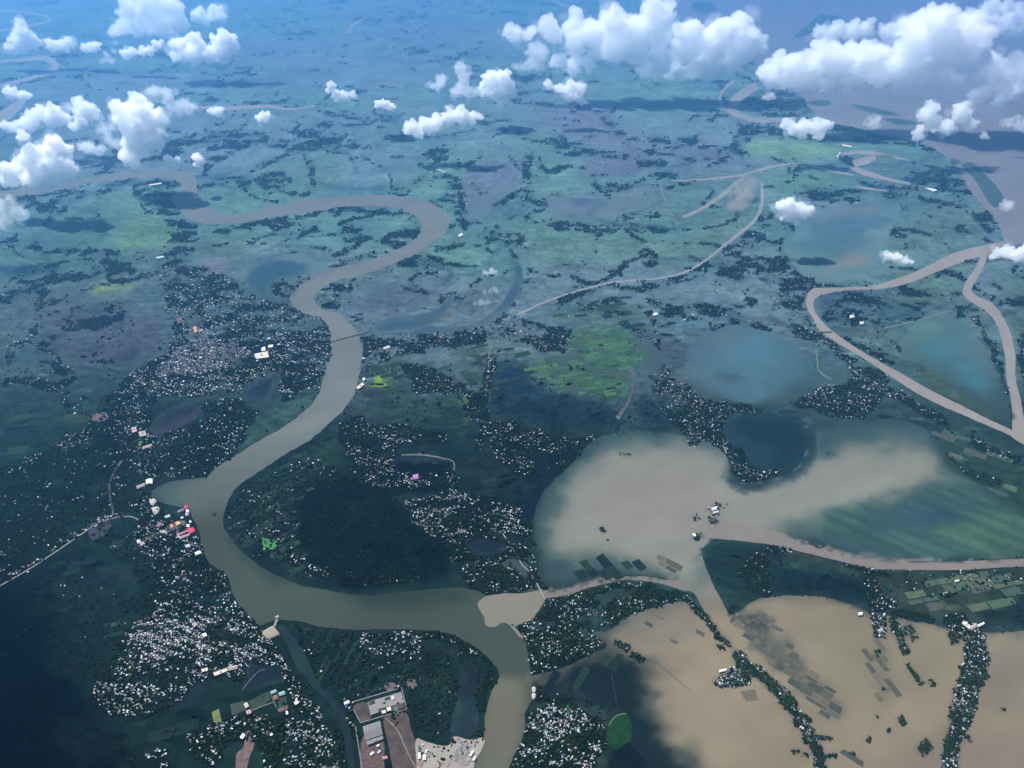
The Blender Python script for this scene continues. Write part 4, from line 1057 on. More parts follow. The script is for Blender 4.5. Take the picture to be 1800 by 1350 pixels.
patch("grey_yard", [(404, 1238), (430, 1232), (433, 1248), (408, 1258)], 1.0, mat("dull_yard_grass", (.05, .06, .05), .95, .3, 15, .02), rough=.1, step=20)
patch("grey_yard", [(155, 920), (180, 908), (195, 925), (172, 950), (158, 945)], 1.0, mat("wet_bare_field", (.045, .042, .055), .95, .3, 25, .02))
for p in ([(310, 559), (321, 556), (323, 566), (313, 569)], [(160, 730), (185, 725), (190, 735), (168, 742)], [(229, 753), (237, 750), (240, 758), (232, 760)], [(716, 1195), (730, 1196), (732, 1210), (718, 1208)], [(676, 1203), (694, 1201), (696, 1212), (680, 1214)],
          [(765, 590), (778, 588), (780, 593), (767, 595)], [(960, 1163), (0, 0)]):
    if len(p) == 4:
        patch("bare_yard", p, 1.0, mat("trodden_earth", (.13, .10, .09), .95, .3, 14, .03))


def road(pts, w, m=M_ROAD, name="road", z=1.4):
    return sheet(name, ribbon(pts, w, 5), z, 40, .15, m=m)


road([(940, 1021), (930, 1004), (920, 996), (908, 977), (899, 962), (890, 948), (884, 938)], 2.6, z=3.0)
road([(0, 1030), (60, 995), (120, 955), (160, 928), (190, 913), (225, 908), (238, 911), (250, 918)], 2.2)
road([(115, 779), (124, 771), (134, 761)], 1.8)
road([(1433, 614), (1437, 635), (1438, 650), (1448, 660), (1462, 668)], 1.8, mat("green_causeway", (.13, .20, .13), .95, .2, 20, .02), "causeway", 2)
road([(1555, 577), (1610, 564), (1670, 547)], 1.5, name="causeway", z=2)
road([(1160, 323), (1168, 350), (1173, 365), (1183, 380)], 1.5, name="causeway")
road([(625, 1277), (630, 1310), (636, 1350), (640, 1380)], 1.8)
road([(678, 1263), (698, 1283), (712, 1313), (724, 1338), (737, 1357)], 1.8, mat("worn_dirt_track", (.22, .19, .16), .95, .1, 15, .02), "dirt_path", 1.6)
road([(437, 1252), (460, 1242), (485, 1233)], 2.2, M_YARD, "dirt_path", 1.8)
road([(474, 1217), (480, 1230), (486, 1244)], 2.0, M_YARD, "dirt_path", 2.2)
road([(480, 1278), (500, 1270), (519, 1262)], 1.4, M_YARD, "dirt_path")
road([(427, 1212), (440, 1195), (455, 1180), (466, 1178)], 1.4, M_YARD, "dirt_path")
road([(1100, 1140), (1130, 1155), (1160, 1170), (1190, 1195), (1215, 1215)], 1.0, mat("drowned_path_mud", (.07, .06, .05), .95, .2, 20, .02), "drowned_path", 1.6)
road([(1075, 1185), (1080, 1215), (1084, 1238)], 1.0, mat("drowned_bund", (.035, .045, .045), .95, .2, 20, .02), "drowned_path", 1.6)
road([(705, 800), (740, 800), (775, 805), (797, 812), (797, 830), (790, 848)], 1.4, name="dirt_path")
road([(735, 797), (775, 804), (778, 808)], 1.4, M_YARD, "dirt_path", 1.7)
road([(765, 297), (776, 300), (783, 304)], 1.6, mat("bright_sand_track", (.5, .48, .46), .95, .1, 20, .02), "causeway")
road([(868, 598), (860, 620), (858, 660), (853, 700)], 1.2, name="dirt_path")
road([(1310, 1066), (1330, 1056), (1340, 1052)], 2.2, M_YARD, "causeway", 2.0)

patch("meadow", [(1070, 1275), (1079, 1261), (1090, 1256), (1101, 1255), (1108, 1268), (1110, 1285), (1109, 1300), (1096, 1310), (1082, 1318), (1068, 1308)], 1.9, mat("dark_green_meadow", (.010, .040, .012), .95, .3, 30, .0))
road([(1070, 1276), (1079, 1262), (1090, 1256), (1101, 1255.5)], 1.6, mat("pale_bund", (.13, .17, .10), .95, .2, 20, .02), "bund", 2.6)
# ------------------------------------------------------------------ haze
hm = bpy.data.materials.new("haze")
hm.use_nodes = True
hm.node_tree.nodes.clear()
pv = hm.node_tree.nodes.new("ShaderNodeVolumePrincipled")
mo = hm.node_tree.nodes.new("ShaderNodeOutputMaterial")
hm.node_tree.links.new(pv.outputs[0], mo.inputs["Volume"])
pv.inputs["Color"].default_value = (.22, .58, 1, 1)
pv.inputs["Density"].default_value = 5.1e-5
pv.inputs["Anisotropy"].default_value = .82
pv.inputs["Density Attribute"].default_value = ""
HX, HY0, HY1, HZ0, HZ1 = 90000, -8000, 90000, -1, 3150
hv = [(x, y, z) for z in (HZ0, HZ1) for y in (HY0, HY1) for x in (-HX, HX)]
hme = bpy.data.meshes.new("haze")
hme.from_pydata(hv, [], [(0, 2, 3, 1), (4, 5, 7, 6), (0, 1, 5, 4), (2, 6, 7, 3), (0, 4, 6, 2), (1, 3, 7, 5)])
link("haze", hme, hm, kind="stuff")

# ------------------------------------------------------------------ trees


def ico(sub):
    bm = bmesh.new()
    bmesh.ops.create_icosphere(bm, subdivisions=sub, radius=1)
    v = np.array([a.co[:] for a in bm.verts])
    f = np.array([[q.index for q in a.verts] for a in bm.faces])
    bm.free()
    return v, f


I1, F1_ = ico(1)
I2, F2_ = ico(2)


def scatter(step_x, step_y, dens, jit=.9):
    X, Y = np.meshgrid(np.arange(-60, 1860, step_x), np.arange(-40, 1420, step_y))
    X = X.ravel() + nrng.uniform(-.5, .5, X.size) * step_x * jit
    Y = Y.ravel() + nrng.uniform(-.5, .5, Y.size) * step_y * jit
    d = lookup(dens, X, Y)
    k = nrng.random(X.size) < d
    return X[k], Y[k]


tx, ty = scatter(3.5, 2.5, np.clip(TREE * 1.12, 0, 1))
# lone trees on field banks
lone = (fbm(WX / 160, WY / 160, 71, 3) > .60) & (TREE == 0) & ~WET & (MY > 200)
lx, ly = scatter(5.5, 4, lone * np.where(MY > 560, .24, .04))
tx = np.concatenate([tx, lx])
ty = np.concatenate([ty, ly])
x, y, t = Gn(tx, ty)
mpp = t / F
real = nrng.uniform(4.5, 8.5, len(x))
rad = np.maximum(real * .8, mpp * np.exp(nrng.normal(.42, .36, len(x))))
hgt = np.clip(rad * nrng.uniform(.5, .95, len(x)), 3, 10)
inside = (tx > 5) & (tx < 1795) & (ty > 5) & (ty < 1345)
order = np.argsort(-np.where(inside, rad / t, 0))
# the ones that show largest: drowned belts and groves one can walk along by eye
belts = {
    "the drowned belt lining the muddy channel": (1285, 1140, 1470, 1350),
    "the broad drowned belt east in the flood": (1655, 1085, 1745, 1350),
    "the drowned belt below the straight channel": (1515, 1000, 1640, 1215),
    "the loose clumps standing alone in tan flood": (1495, 1240, 1645, 1345),
    "the dark grove beside the silt tongue": (905, 1085, 1075, 1187),
    "the southern riverside hamlet's grove": (900, 1232, 1070, 1345),
}


def spread_words(idx, xs, ys, size, place):
    """say where along its place each one stands and how big it is against its neighbours"""
    oy, os_ = np.argsort(np.argsort(ys[idx])), np.argsort(np.argsort(size[idx]))
    mx_ = np.median(xs[idx])
    out = {}
    for k_, i_ in enumerate(idx):
        where = ("far end", "middle", "near end")[min(2, int(oy[k_] * 3 / len(idx)))]
        sz = ("small", "medium", "broad")[min(2, int(os_[k_] * 3 / len(idx)))]
        side = "western" if xs[i_] < mx_ else "eastern"
        out[int(i_)] = (sz, where, side)
    return out


picked, lab = [], {}
for l_, (ax, ay, bx, by) in belts.items():
    w_ = np.where((tx > ax) & (tx < bx) & (ty > ay) & (ty < by))[0]
    w_ = np.array([i for i in w_[np.argsort(-(rad / t)[w_])] if int(i) not in lab][:50])
    for i, (sz, where, side) in spread_words(w_, tx, ty, rad / t, l_).items():
        picked.append(i)
        lab[i] = (f"{sz} tree, {side} side, {where} of {l_}", "trees of " + l_)
pick = np.zeros(len(tx), bool)
pick[picked] = True


def crown_mesh(seed):
    r = random.Random(seed)
    parts = [(Vector((0, 0, .1)), .78)]
    for k in range(6):
        a_ = k / 6 * 6.283 + r.uniform(-.4, .4)
        parts.append((Vector((math.cos(a_) * .52, math.sin(a_) * .52, r.uniform(-.25, .35))), r.uniform(.36, .52)))
    parts.append((Vector((r.uniform(-.2, .2), r.uniform(-.2, .2), .55)), .45))
    vs, fs = [], []
    for c_, q in parts:
        b_ = len(vs)
        for p in I1:
            s_ = q * r.uniform(.82, 1.2)
            vs.append((c_.x + p[0] * s_, c_.y + p[1] * s_, c_.z + p[2] * s_ * .9))
        fs += [tuple(int(a_) + b_ for a_ in f) for f in F1_]
    vs = np.array(vs)
    g_ = r.uniform(.7, 1.3)
    col = np.array((.010 * g_, .021 * g_, .009 * g_)) * (.75 + .5 * np.random.default_rng(seed).random((len(vs), 1)))
    return np_mesh("crown", vs, np.array(fs), None, col)


M_BARK = mat("grey_brown_bark", (.09, .07, .05), .9, .3, .5, .05)
crowns = [crown_mesh(100 + k) for k in range(8)]
for c_ in crowns:
    c_.materials.append(M_TREE)
tv, tf = [], []
for k in range(7):
    a_ = k / 7 * 6.283
    tv.append((math.cos(a_) * .06, math.sin(a_) * .06, 0))
for k in range(7):
    a_ = k / 7 * 6.283
    tv.append((math.cos(a_) * .035, math.sin(a_) * .035, .55))
tf = [(k, (k + 1) % 7, 7 + (k + 1) % 7, 7 + k) for k in range(7)]
trunk = bpy.data.meshes.new("trunk")
trunk.from_pydata(tv, [], tf)
trunk.materials.append(M_BARK)
for i in picked:
    e = bpy.data.objects.new("tree", None)
    COL.objects.link(e)
    e.location = (x[i], y[i], 0)
    e.rotation_euler = (0, 0, rng.uniform(0, 6.28))
    e["label"], e["group"] = lab[i]
    e["category"] = "tree"
    R_ = float(rad[i])
    h_ = float(hgt[i]) * 1.5
    o = link("trunk", trunk, None, e)
    o.scale = (R_, R_, h_ * 1.1)
    o = link("crown", crowns[rng.randrange(8)], None, e)
    o.location = (0, 0, h_ * .58)
    o.scale = (R_, R_, h_ * .5)

rest = np.where(~pick)[0]
near_ = rest
V0 = I1[None] * nrng.uniform(.45, 1.35, (len(rest), len(I1)))[..., None]
ang = nrng.uniform(0, 6.283, len(rest))
ca, sa = np.cos(ang)[:, None], np.sin(ang)[:, None]
R_ = rad[rest][:, None]
vx = (V0[..., 0] * ca - V0[..., 1] * sa) * R_ * nrng.uniform(.65, 1.55, (len(rest), 1)) + x[rest][:, None]
vy = (V0[..., 0] * sa + V0[..., 1] * ca) * R_ * nrng.uniform(.65, 1.55, (len(rest), 1)) + y[rest][:, None]
vz = V0[..., 2] * hgt[rest][:, None] * .75 + hgt[rest][:, None] * .7
vv = np.stack([vx, vy, vz], -1).reshape(-1, 3)
ff = (F1_[None] + (np.arange(len(rest)) * len(I1))[:, None, None]).reshape(-1, 3)
tone = (nrng.uniform(.65, 1.35, (len(rest), 1)) * np.clip(.7 + .6 * fbm(x[rest] / 300, y[rest] / 300, 81, 3), .6, 1.4)[:, None])
hue = nrng.uniform(0, 1, (len(rest), 1)) + 1.6 * (nrng.random((len(rest), 1)) < .07)
tc = (np.array((.004, .011, .005)) * (1 - hue) + np.array((.010, .018, .006)) * hue) * tone
col = np.repeat(tc[:, None], len(I1), 1).reshape(-1, 3)
link("woodland", np_mesh("woodland", vv, ff, None, col), M_TREE, kind="stuff", label="dark tree belts and village groves across the plain")
print("trees", len(rest), len(picked))

# ------------------------------------------------------------------ houses
M_TIN = mat("pale_tin_roof", (.56, .58, .63), .5, .2, 6, .4)
M_TIN2 = mat("grey_tin_roof", (.19, .21, .25), .6, .25, 6, .3)
M_RUST = mat("rusted_tin_roof", (.22, .13, .11), .8, .35, 5, .1)
M_CREAM = mat("cream_flat_roof", (.42, .37, .31), .8, .15, 8, .1)
M_WALL = mat("mud_plaster_wall", (.30, .26, .22), .9, .2, 3, .05)
ROOFS = [M_TIN, M_TIN2, M_RUST, M_CREAM]
# gable house: walls and an overhanging roof
HV = np.array([(-.5, -.5, 0), (.5, -.5, 0), (.5, .5, 0), (-.5, .5, 0), (-.5, -.5, .55), (.5, -.5, .55), (.5, .5, .55), (-.5, .5, .55)])
HF = np.array([(0, 1, 5, 4), (1, 2, 6, 5), (2, 3, 7, 6), (3, 0, 4, 7)])
RV = np.array([(-.56, -.6, .48), (.56, -.6, .48), (.56, .6, .48), (-.56, .6, .48), (-.56, 0, 1), (.56, 0, 1), (-.56, -.6, .52), (.56, -.6, .52), (.56, .6, .52), (-.56, .6, .52), (-.56, 0, 1.04), (.56, 0, 1.04)])
RF = np.array([(6, 7, 11, 10), (8, 9, 10, 11), (0, 4, 5, 1), (2, 5, 4, 3), (0, 1, 7, 6), (2, 3, 9, 8), (1, 5, 11, 7), (5, 2, 8, 11), (3, 4, 10, 9), (4, 0, 6, 10)])
KNOT = np.clip((fbm(WX / 90, WY / 55, 91, 3) - .36) * 4.5, .05, 1)
lane = np.abs(((WX * .42 + WY) / 46 + 1.6 * fbm(WX / 260, WY / 260, 93, 2)) % 1 - .5) * 2
HOUSE *= .45 + .9 * (lane < .55)
hx, hy = scatter(3.3, 2.35, np.clip(HOUSE * KNOT * .85, 0, .95))
x, y, t = Gn(hx, hy)
mpp = t / F
ln = np.maximum(nrng.uniform(5, 9, len(x)), mpp * np.exp(nrng.normal(np.where(hy < 700, .40, .28), .36)))
wd = ln * nrng.uniform(.45, .8, len(x))
ht = nrng.uniform(4.5, 7.5, len(x))
base = .5 + 1.0 * (nrng.random(len(x)) < .5)
dirn = np.where(nrng.random(len(x)) < .75, .35, 1.9) + nrng.normal(0, .35, len(x)) + (x / 3000)
ri = nrng.choice(4, len(x), p=[.36, .42, .13, .09])
big = ln / t * np.where((hx > 4) & (hx < 1796) & (hy > 4) & (hy < 1346), 1, 0)
regs = [
    ("the drowned belt lining the muddy channel", (1240, 1140, 1470, 1350)),
    ("the broad drowned belt east in the flood", (1655, 1085, 1745, 1350)),
    ("the drowned belt below the straight channel", (1510, 1000, 1640, 1215)),
    ("the dark grove beside the silt tongue", (905, 1020, 1205, 1187)),
    ("the southern riverside hamlet", (900, 1232, 1070, 1346)),
    ("the wooded bank of the southern peninsula", (620, 1105, 880, 1250)),
    ("the village south of the walled yards", (470, 1280, 620, 1346)),
    ("the dense south-western village", (150, 1000, 580, 1270)),
    ("the islets in the central flood lake", (1210, 880, 1290, 960)),
]
hlab, hp = {}, []
quota = [26, 34, 30, 34, 44, 24, 30, 66, 10]
for (l_, (ax, ay, bx, by)), qn in zip(regs, quota):
    w_ = np.where((hx > ax) & (hx < bx) & (hy > ay) & (hy < by))[0]
    w_ = np.array([i for i in w_[np.argsort(-big[w_])] if int(i) not in hlab][:qn])
    if not len(w_):
        continue
    for i, (sz, where, side) in spread_words(w_, hx, hy, big, l_).items():
        sz = {"small": "small", "medium": "middling", "broad": "large"}[sz]
        hlab[i] = (f"{sz} {('pale', 'grey', 'rusty', 'cream')[ri[i]]} roof, {side} side, {where} of {l_}", "houses of " + l_)
        hp.append(i)
hp = hp[:298]
wall_me = np_mesh("wall", HV, HF)
wall_me.materials.append(M_WALL)
roof_me = []
for m_ in ROOFS:
    q = np_mesh("roof", RV, RF)
    q.materials.append(m_)
    roof_me.append(q)
RN = ["pale", "grey", "rusty", "cream"]
for i in hp:
    e = bpy.data.objects.new("house", None)
    COL.objects.link(e)
    e.location = (x[i], y[i], base[i])
    e.rotation_euler = (0, 0, dirn[i])
    e["label"], e["group"] = hlab[i]
    e["category"] = "house"
    for nme, me in (("wall", wall_me), ("roof", roof_me[ri[i]])):
        o = link(nme, me, None, e)
        o.scale = (ln[i], wd[i], ht[i])
rest = np.array([i for i in range(len(x)) if i not in hlab])
ca, sa = np.cos(dirn[rest])[:, None], np.sin(dirn[rest])[:, None]


def spread(Vt):
    a_ = Vt[None, :, 0] * ln[rest][:, None]
    b_ = Vt[None, :, 1] * wd[rest][:, None]
    return np.stack([a_ * ca - b_ * sa + x[rest][:, None], a_ * sa + b_ * ca + y[rest][:, None], Vt[None, :, 2] * ht[rest][:, None] + base[rest][:, None]], -1).reshape(-1, 3)


N_ = len(rest)
va = spread(HV)
vb = spread(RV[6:])
fa = (HF[None] + (np.arange(N_) * len(HV))[:, None, None]).reshape(-1, 4)
RS_ = np.array([(0, 1, 5, 4), (2, 3, 4, 5)])
fb = (RS_[None] + (np.arange(N_) * 6)[:, None, None]).reshape(-1, 4) + len(va)
mi = np.concatenate([np.full(len(fa), 4), np.repeat(ri[rest], 2)])
link("village_houses", np_mesh("village_houses", np.concatenate([va, vb]), np.concatenate([fa, fb]), mi), ROOFS + [M_WALL], kind="stuff", label="small tin-roofed houses scattered through the far villages")
print("houses", N_, len(hp))

# ------------------------------------------------------------------ larger buildings


def prism(name, quad, z0, z1, m, parent, inset=0.0):
    q = ccw(quad)
    n = len(q)
    me = bpy.data.meshes.new(name)
    me.from_pydata([(a_, b_, z0) for a_, b_ in q] + [(a_, b_, z1) for a_, b_ in q], [], [tuple(range(n, 2 * n)), tuple(range(n))[::-1]] + [(i, (i + 1) % n, n + (i + 1) % n, n + i) for i in range(n)])
    return link(name, me, m, parent)


def lerp2(a_, b_, t_):
    return (a_[0] + (b_[0] - a_[0]) * t_, a_[1] + (b_[1] - a_[1]) * t_)


def root(name, label, cat, pts, group=None):
    e = bpy.data.objects.new(name, None)
    COL.objects.link(e)
    c_ = (sum(p[0] for p in pts) / len(pts), sum(p[1] for p in pts) / len(pts))
    e.location = (c_[0], c_[1], 0)
    e["label"] = label
    e["category"] = cat
    if group:
        e["group"] = group
    return e, c_


def building(name, label, cat, quad, h, roof, wall=M_WALL, kind="gable", panels=0, base=1.5, group=None):
    """a building whose eaves are traced in the photograph; gable or flat roof, ridge along the long side"""
    W_ = [G(px, py, base + h) for px, py in quad]
    e, c_ = root(name, label, cat, [(p.x, p.y) for p in W_], group)
    q = ccw([(p.x - c_[0], p.y - c_[1]) for p in W_])
    if len(q) == 4 and math.dist(q[0], q[1]) < math.dist(q[1], q[2]):
        q = q[1:] + q[:1]                       # first side is the long one
    ins = [(a_ * .95, b_ * .95) for a_, b_ in q]
    prism("wall", ins, 0, base + h, wall, e)
    if kind == "flat":
        prism("roof", q, base + h + .02, base + h + .8, roof, e)
        top = base + h + .8
        for i in range(len(q)):                  # parapet
            a_, b_ = q[i], q[(i + 1) % len(q)]
            d_ = math.dist(a_, b_) or 1
            nx__, ny__ = -(b_[1] - a_[1]) / d_ * .5, (b_[0] - a_[0]) / d_ * .5
            prism("parapet", [a_, b_, (b_[0] + nx__, b_[1] + ny__), (a_[0] + nx__, a_[1] + ny__)], top + .01, top + 1.0, roof, e)
        if d_ > 12:
            w0, w1 = lerp2(q[0], q[2], .35), lerp2(q[0], q[2], .5)
            s_ = math.dist(q[0], q[2]) * .06
            prism("stair_head", [(w1[0] - s_, w1[1] - s_), (w1[0] + s_, w1[1] - s_), (w1[0] + s_, w1[1] + s_), (w1[0] - s_, w1[1] + s_)], top + .01, top + 3, wall, e)
        return e
    hw = math.dist(q[1], q[2])
    rise = min(6, hw * .22)
    r0, r1 = lerp2(q[3], q[0], .5), lerp2(q[2], q[1], .5)
    z = base + h + .05
    n = max(1, panels)
    rms = roof if isinstance(roof, (list, tuple)) else [roof]
    for side, (a0, a1) in enumerate(((q[0], q[1]), (q[3], q[2]))):
        for k in range(n):
            t0, t1 = k / n + (.004 if n > 1 else 0), (k + 1) / n - (.004 if n > 1 else 0)
            e0, e1 = lerp2(a0, a1, t0), lerp2(a0, a1, t1)
            g0, g1 = lerp2(r0, r1, t0), lerp2(r0, r1, t1)
            lo = [(*e0, z), (*e1, z), (*g1, z + rise), (*g0, z + rise)]
            th = .35 + .12 * ((k + side) % 2)
            up = [(a_, b_, c__ + th) for a_, b_, c__ in lo]
            fs = [(4, 5, 6, 7), (3, 2, 1, 0), (0, 1, 5, 4), (1, 2, 6, 5), (2, 3, 7, 6), (3, 0, 4, 7)]
            if side:
                fs = [f[::-1] for f in fs]
            me = bpy.data.meshes.new("roof_panel")
            me.from_pydata(lo + up, [], fs)
            link("roof_panel" if n > 1 else "roof", me, rms[(k + side) % len(rms)], e)
    # gable ends
    for a0, a1, r in ((q[0], q[3], r0), (q[1], q[2], r1)):
        me = bpy.data.meshes.new("gable_wall")
        a0, a1, r = [(p[0] * .95, p[1] * .95) for p in (a0, a1, r)]
        me.from_pydata([(*a0, z - .04), (*a1, z - .04), (*r, z + rise * .95)], [], [(0, 1, 2)])
        link("gable_wall", me, wall, e)
    return e


M_FACT = [mat("grey_factory_sheet", (.20, .182, .178), .7, .12, 10, .15), mat("pinkish_factory_sheet", (.225, .202, .196), .7, .12, 10, .15)]
M_WHITE = mat("white_painted_sheet", (.82, .82, .80), .6, .05, 8, .2)
M_RED = mat("crimson_painted_sheet", (.62, .035, .10), .6, .15, 6, .2)
M_PKSTR = mat("faded_pink_sheet", (.50, .33, .36), .7, .15, 6, .1)
M_YEL = mat("yellow_painted_roof", (.72, .48, .18), .7, .1, 6, .1)
M_ORG = mat("orange_painted_roof", (.75, .32, .13), .7, .1, 6, .1)
M_PURP = mat("mauve_painted_roof", (.30, .15, .24), .7, .15, 6, .1)
M_TEALR = mat("pale_teal_sheet", (.30, .46, .42), .7, .12, 6, .1)
M_GRN = mat("dark_green_sheet", (.06, .16, .11), .7, .12, 6, .1)
M_ORCH = mat("magenta_painted_roof", (.50, .18, .46), .7, .12, 6, .1)
M_CR = mat("cream_rendered_block", (.66, .58, .48), .8, .08, 8, .1)
M_BRICK = mat("red_brick_stack", (.32, .13, .09), .9, .25, 3, .05)


def Q(x0, y0, x1, y1, w):
    """quad along a segment with a width, traced in photograph pixels"""
    d_ = math.hypot(x1 - x0, y1 - y0)
    nx__, ny__ = -(y1 - y0) / d_ * w / 2, (x1 - x0) / d_ * w / 2
    return [(x0 + nx__, y0 + ny__), (x1 + nx__, y1 + ny__), (x1 - nx__, y1 - ny__), (x0 - nx__, y0 - ny__)]


building("factory_shed", "big grey ribbed factory roof beside the brown yard", "factory", [(637.5, 1277), (668, 1267), (673, 1291), (642, 1302)], 11, M_FACT, M_WALL, "gable", 9)
building("factory_annex", "low pale annex against the lower end of the grey factory", "factory", [(643, 1303), (673, 1293), (674, 1299), (646, 1310)], 7, M_FACT[1], M_WALL, "flat")
for k, (q, m_, l_) in enumerate([
    (Q(651, 1327, 657, 1322, 4), M_WHITE, "small white shed in the brick rubble below the factory annex"), (Q(664, 1324, 669, 1319, 3.6), M_TIN, "small tin shed beside the rubble yard's eastern edge"),
    (Q(662, 1312, 667, 1309, 3), M_WHITE, "tiny white hut close under the factory annex"), (Q(672, 1333, 681, 1331, 5), mat("salmon_roof", (.52, .25, .20), .8, .15, 6, .1), "salmon-roofed shed at the foot of the rubble yard")]):
    building("shed", l_, "shed", q, 4.5, m_)
# walled concrete terrace
e, c_ = root("concrete_terrace", "pale concrete terrace with dark planted pits inside a walled yard", "terrace", [tuple(G(678, 1238)[:2])])


def rel(poly, z=0.0):
    return [(p.x - c_[0], p.y - c_[1]) for p in (G(a_, b_, z) for a_, b_ in poly)]


prism("slab", rel([(646, 1234), (705, 1216), (711, 1234), (652, 1257)], 4), .2, 4, M_CONC, e)
for p in ([(647.5, 1234), (658.5, 1231), (659.5, 1237), (649, 1240)], [(676, 1227), (685.5, 1224), (687, 1229), (677, 1232)]):
    prism("planted_pit", rel(p, 4), 4.02, 4.4, M_GRASSY, e)
prism("planted_bed", rel([(664, 1246), (710, 1235), (712, 1244), (690, 1250), (666, 1252)], 4.5), .3, 4.5, M_SOIL, e)
for p in (Q(680, 1247, 687, 1245, 7), Q(671, 1252, 678, 1250, 5), Q(688, 1228, 692, 1225, 6)):
    prism("service_block", rel(p, 7), .4, 7.5, M_CR, e)
prism("tank", rel([(691, 1243), (699, 1242), (700, 1249), (693, 1250)], 5), .4, 5, M_GRN, e)
W0 = [(615, 1236), (706, 1209), (715, 1247), (634, 1271)]
e, c_ = root("compound_wall", "long pale boundary wall around the concrete terrace yard", "wall", [tuple(G(670, 1240)[:2])])
for i in range(4):
    prism("wall_run", rel(Q(*W0[i], *W0[(i + 1) % 4], 1.3)), 0, 3 + .02 * i, M_CONC, e)
# sand spit: sheds, block stacks, brick piles
for q, m_, l_, h_ in [
    (Q(737.5, 1323, 737, 1334, 4.6), M_WHITE, "white shed at the inner edge of the sand spit", 6), (Q(747, 1326, 746, 1336, 5), M_WHITE, "white shed second from the inner edge of the sand spit", 6),
    (Q(736.5, 1311, 737, 1322, 4), M_GRN, "dark green shed on the inner corner of the sand spit", 6), (Q(749.5, 1318, 749, 1324, 2.4), M_WHITE, "narrow white hut above the two white sand-spit sheds", 5), (Q(752.5, 1317, 752.5, 1320, 2), M_TIN, "tiny tin hut on the open sand of the spit", 4),
    (Q(826, 1329, 832, 1320, 4), M_WHITE, "white shed between block rows near the tip of the sand spit", 6), (Q(832, 1337, 836, 1330, 3.4), M_WHITE, "small white shed at the outer bank of the sand spit", 6), (Q(743, 1307, 743, 1310, 2), M_WHITE, "tiny white hut at the top rim of the sand spit", 4)]:
    building("shed", l_, "shed", q, h_, m_, base=3.4)
M_BLOCK = [mat("grey_block_stack", c, .9, .2, 5, .05) for c in ((.30, .265, .26), (.36, .32, .31), (.25, .22, .225))]
rows = [(793, 1335, 813, 1302), (796.5, 1337, 816, 1304), (800, 1338, 820, 1305), (804, 1339, 823, 1307), (808, 1342, 827, 1309), (811, 1346, 817, 1335), (817, 1333, 824, 1321), (815, 1348, 823, 1336), (821, 1346, 828, 1334), (786, 1347, 790, 1340)]
for k, rw in enumerate(rows):
    W_ = [G(*p, 4) for p in Q(*rw, 2.2)]
    e, c_ = root("block_stack", ("first", "second", "third", "fourth", "fifth", "sixth", "seventh", "eighth", "ninth", "tenth")[sorted(r_[0] for r_ in rows).index(rw[0])] + " long grey block row on the sand spit, counted from the inland side", "block stack", [(p.x, p.y) for p in W_], "rows of stacked blocks on the sand spit")
    q = [(p.x - c_[0], p.y - c_[1]) for p in W_]
    n = 6
    for j in range(n):
        t0, t1 = j / n + .01, (j + 1) / n - .01
        prism("block_pile", [lerp2(q[0], q[1], t0), lerp2(q[0], q[1], t1), lerp2(q[3], q[2], t1), lerp2(q[3], q[2], t0)], 3.25, 3.25 + rng.uniform(1.6, 3.2), M_BLOCK[(j + k) % 3], e)
for k, (q, l_) in enumerate([(Q(770, 1350, 779, 1340, 2.4), "red brick pile running across the middle of the sand spit"), (Q(740, 1348, 743, 1338, 3), "red brick pile at the lower inner edge of the sand spit"), (Q(735, 1345, 737, 1338, 2), "thin red brick pile beside the dirt track end")]):
    W_ = [G(*p, 4) for p in q]
    e, c_ = root("brick_pile", l_, "brick pile", [(p.x, p.y) for p in W_])
    q = [(p.x - c_[0], p.y - c_[1]) for p in W_]
    for j in range(4):
        t0, t1 = j / 4 + .02, j / 4 + .22
        prism("brick_stack", [lerp2(q[0], q[1], t0), lerp2(q[0], q[1], t1), lerp2(q[3], q[2], t1), lerp2(q[3], q[2], t0)], 1.2, 4.2 + rng.uniform(0, 1.5), M_BRICK, e)


def heap(name, label, cat, poly, hgt_, m, base=1.0):
    """mound of sand with a rounded, slightly lumpy top"""
    P = spline(poly, True, 2)
    W_ = [G(*p) for p in P]
    c_ = (sum(p.x for p in W_) / len(W_), sum(p.y for p in W_) / len(W_))
    ring = [(p.x - c_[0], p.y - c_[1]) for p in W_]
    n = len(ring)
    vs, fs = [], []
    for k, (s_, z) in enumerate(((1, 0), (.93, .55), (.75, .85), (.45, 1.0), (.15, .95))):
        for a_, b_ in ring:
            vs.append((a_ * s_, b_ * s_, base * (1 if k else 0) + z * hgt_ * (1 + .18 * (noise.noise(Vector((a_ * s_ / 12, b_ * s_ / 12, 3))))) if k else 0))
    for k in range(4):
        for i in range(n):
            fs.append((k * n + i, k * n + (i + 1) % n, (k + 1) * n + (i + 1) % n, (k + 1) * n + i))
    fs.append(tuple(4 * n + i for i in range(n)))
    a_ = sum(ring[i][0] * ring[(i + 1) % n][1] - ring[(i + 1) % n][0] * ring[i][1] for i in range(n))
    if a_ < 0:
        fs = [f[::-1] for f in fs]
    me = bpy.data.meshes.new(name)
    me.from_pydata(vs, [], fs)
    for p in me.polygons:
        p.use_smooth = True
    o = link(name, me, m, label=label, cat=cat)
    o.location = (c_[0], c_[1], 0)
    return o


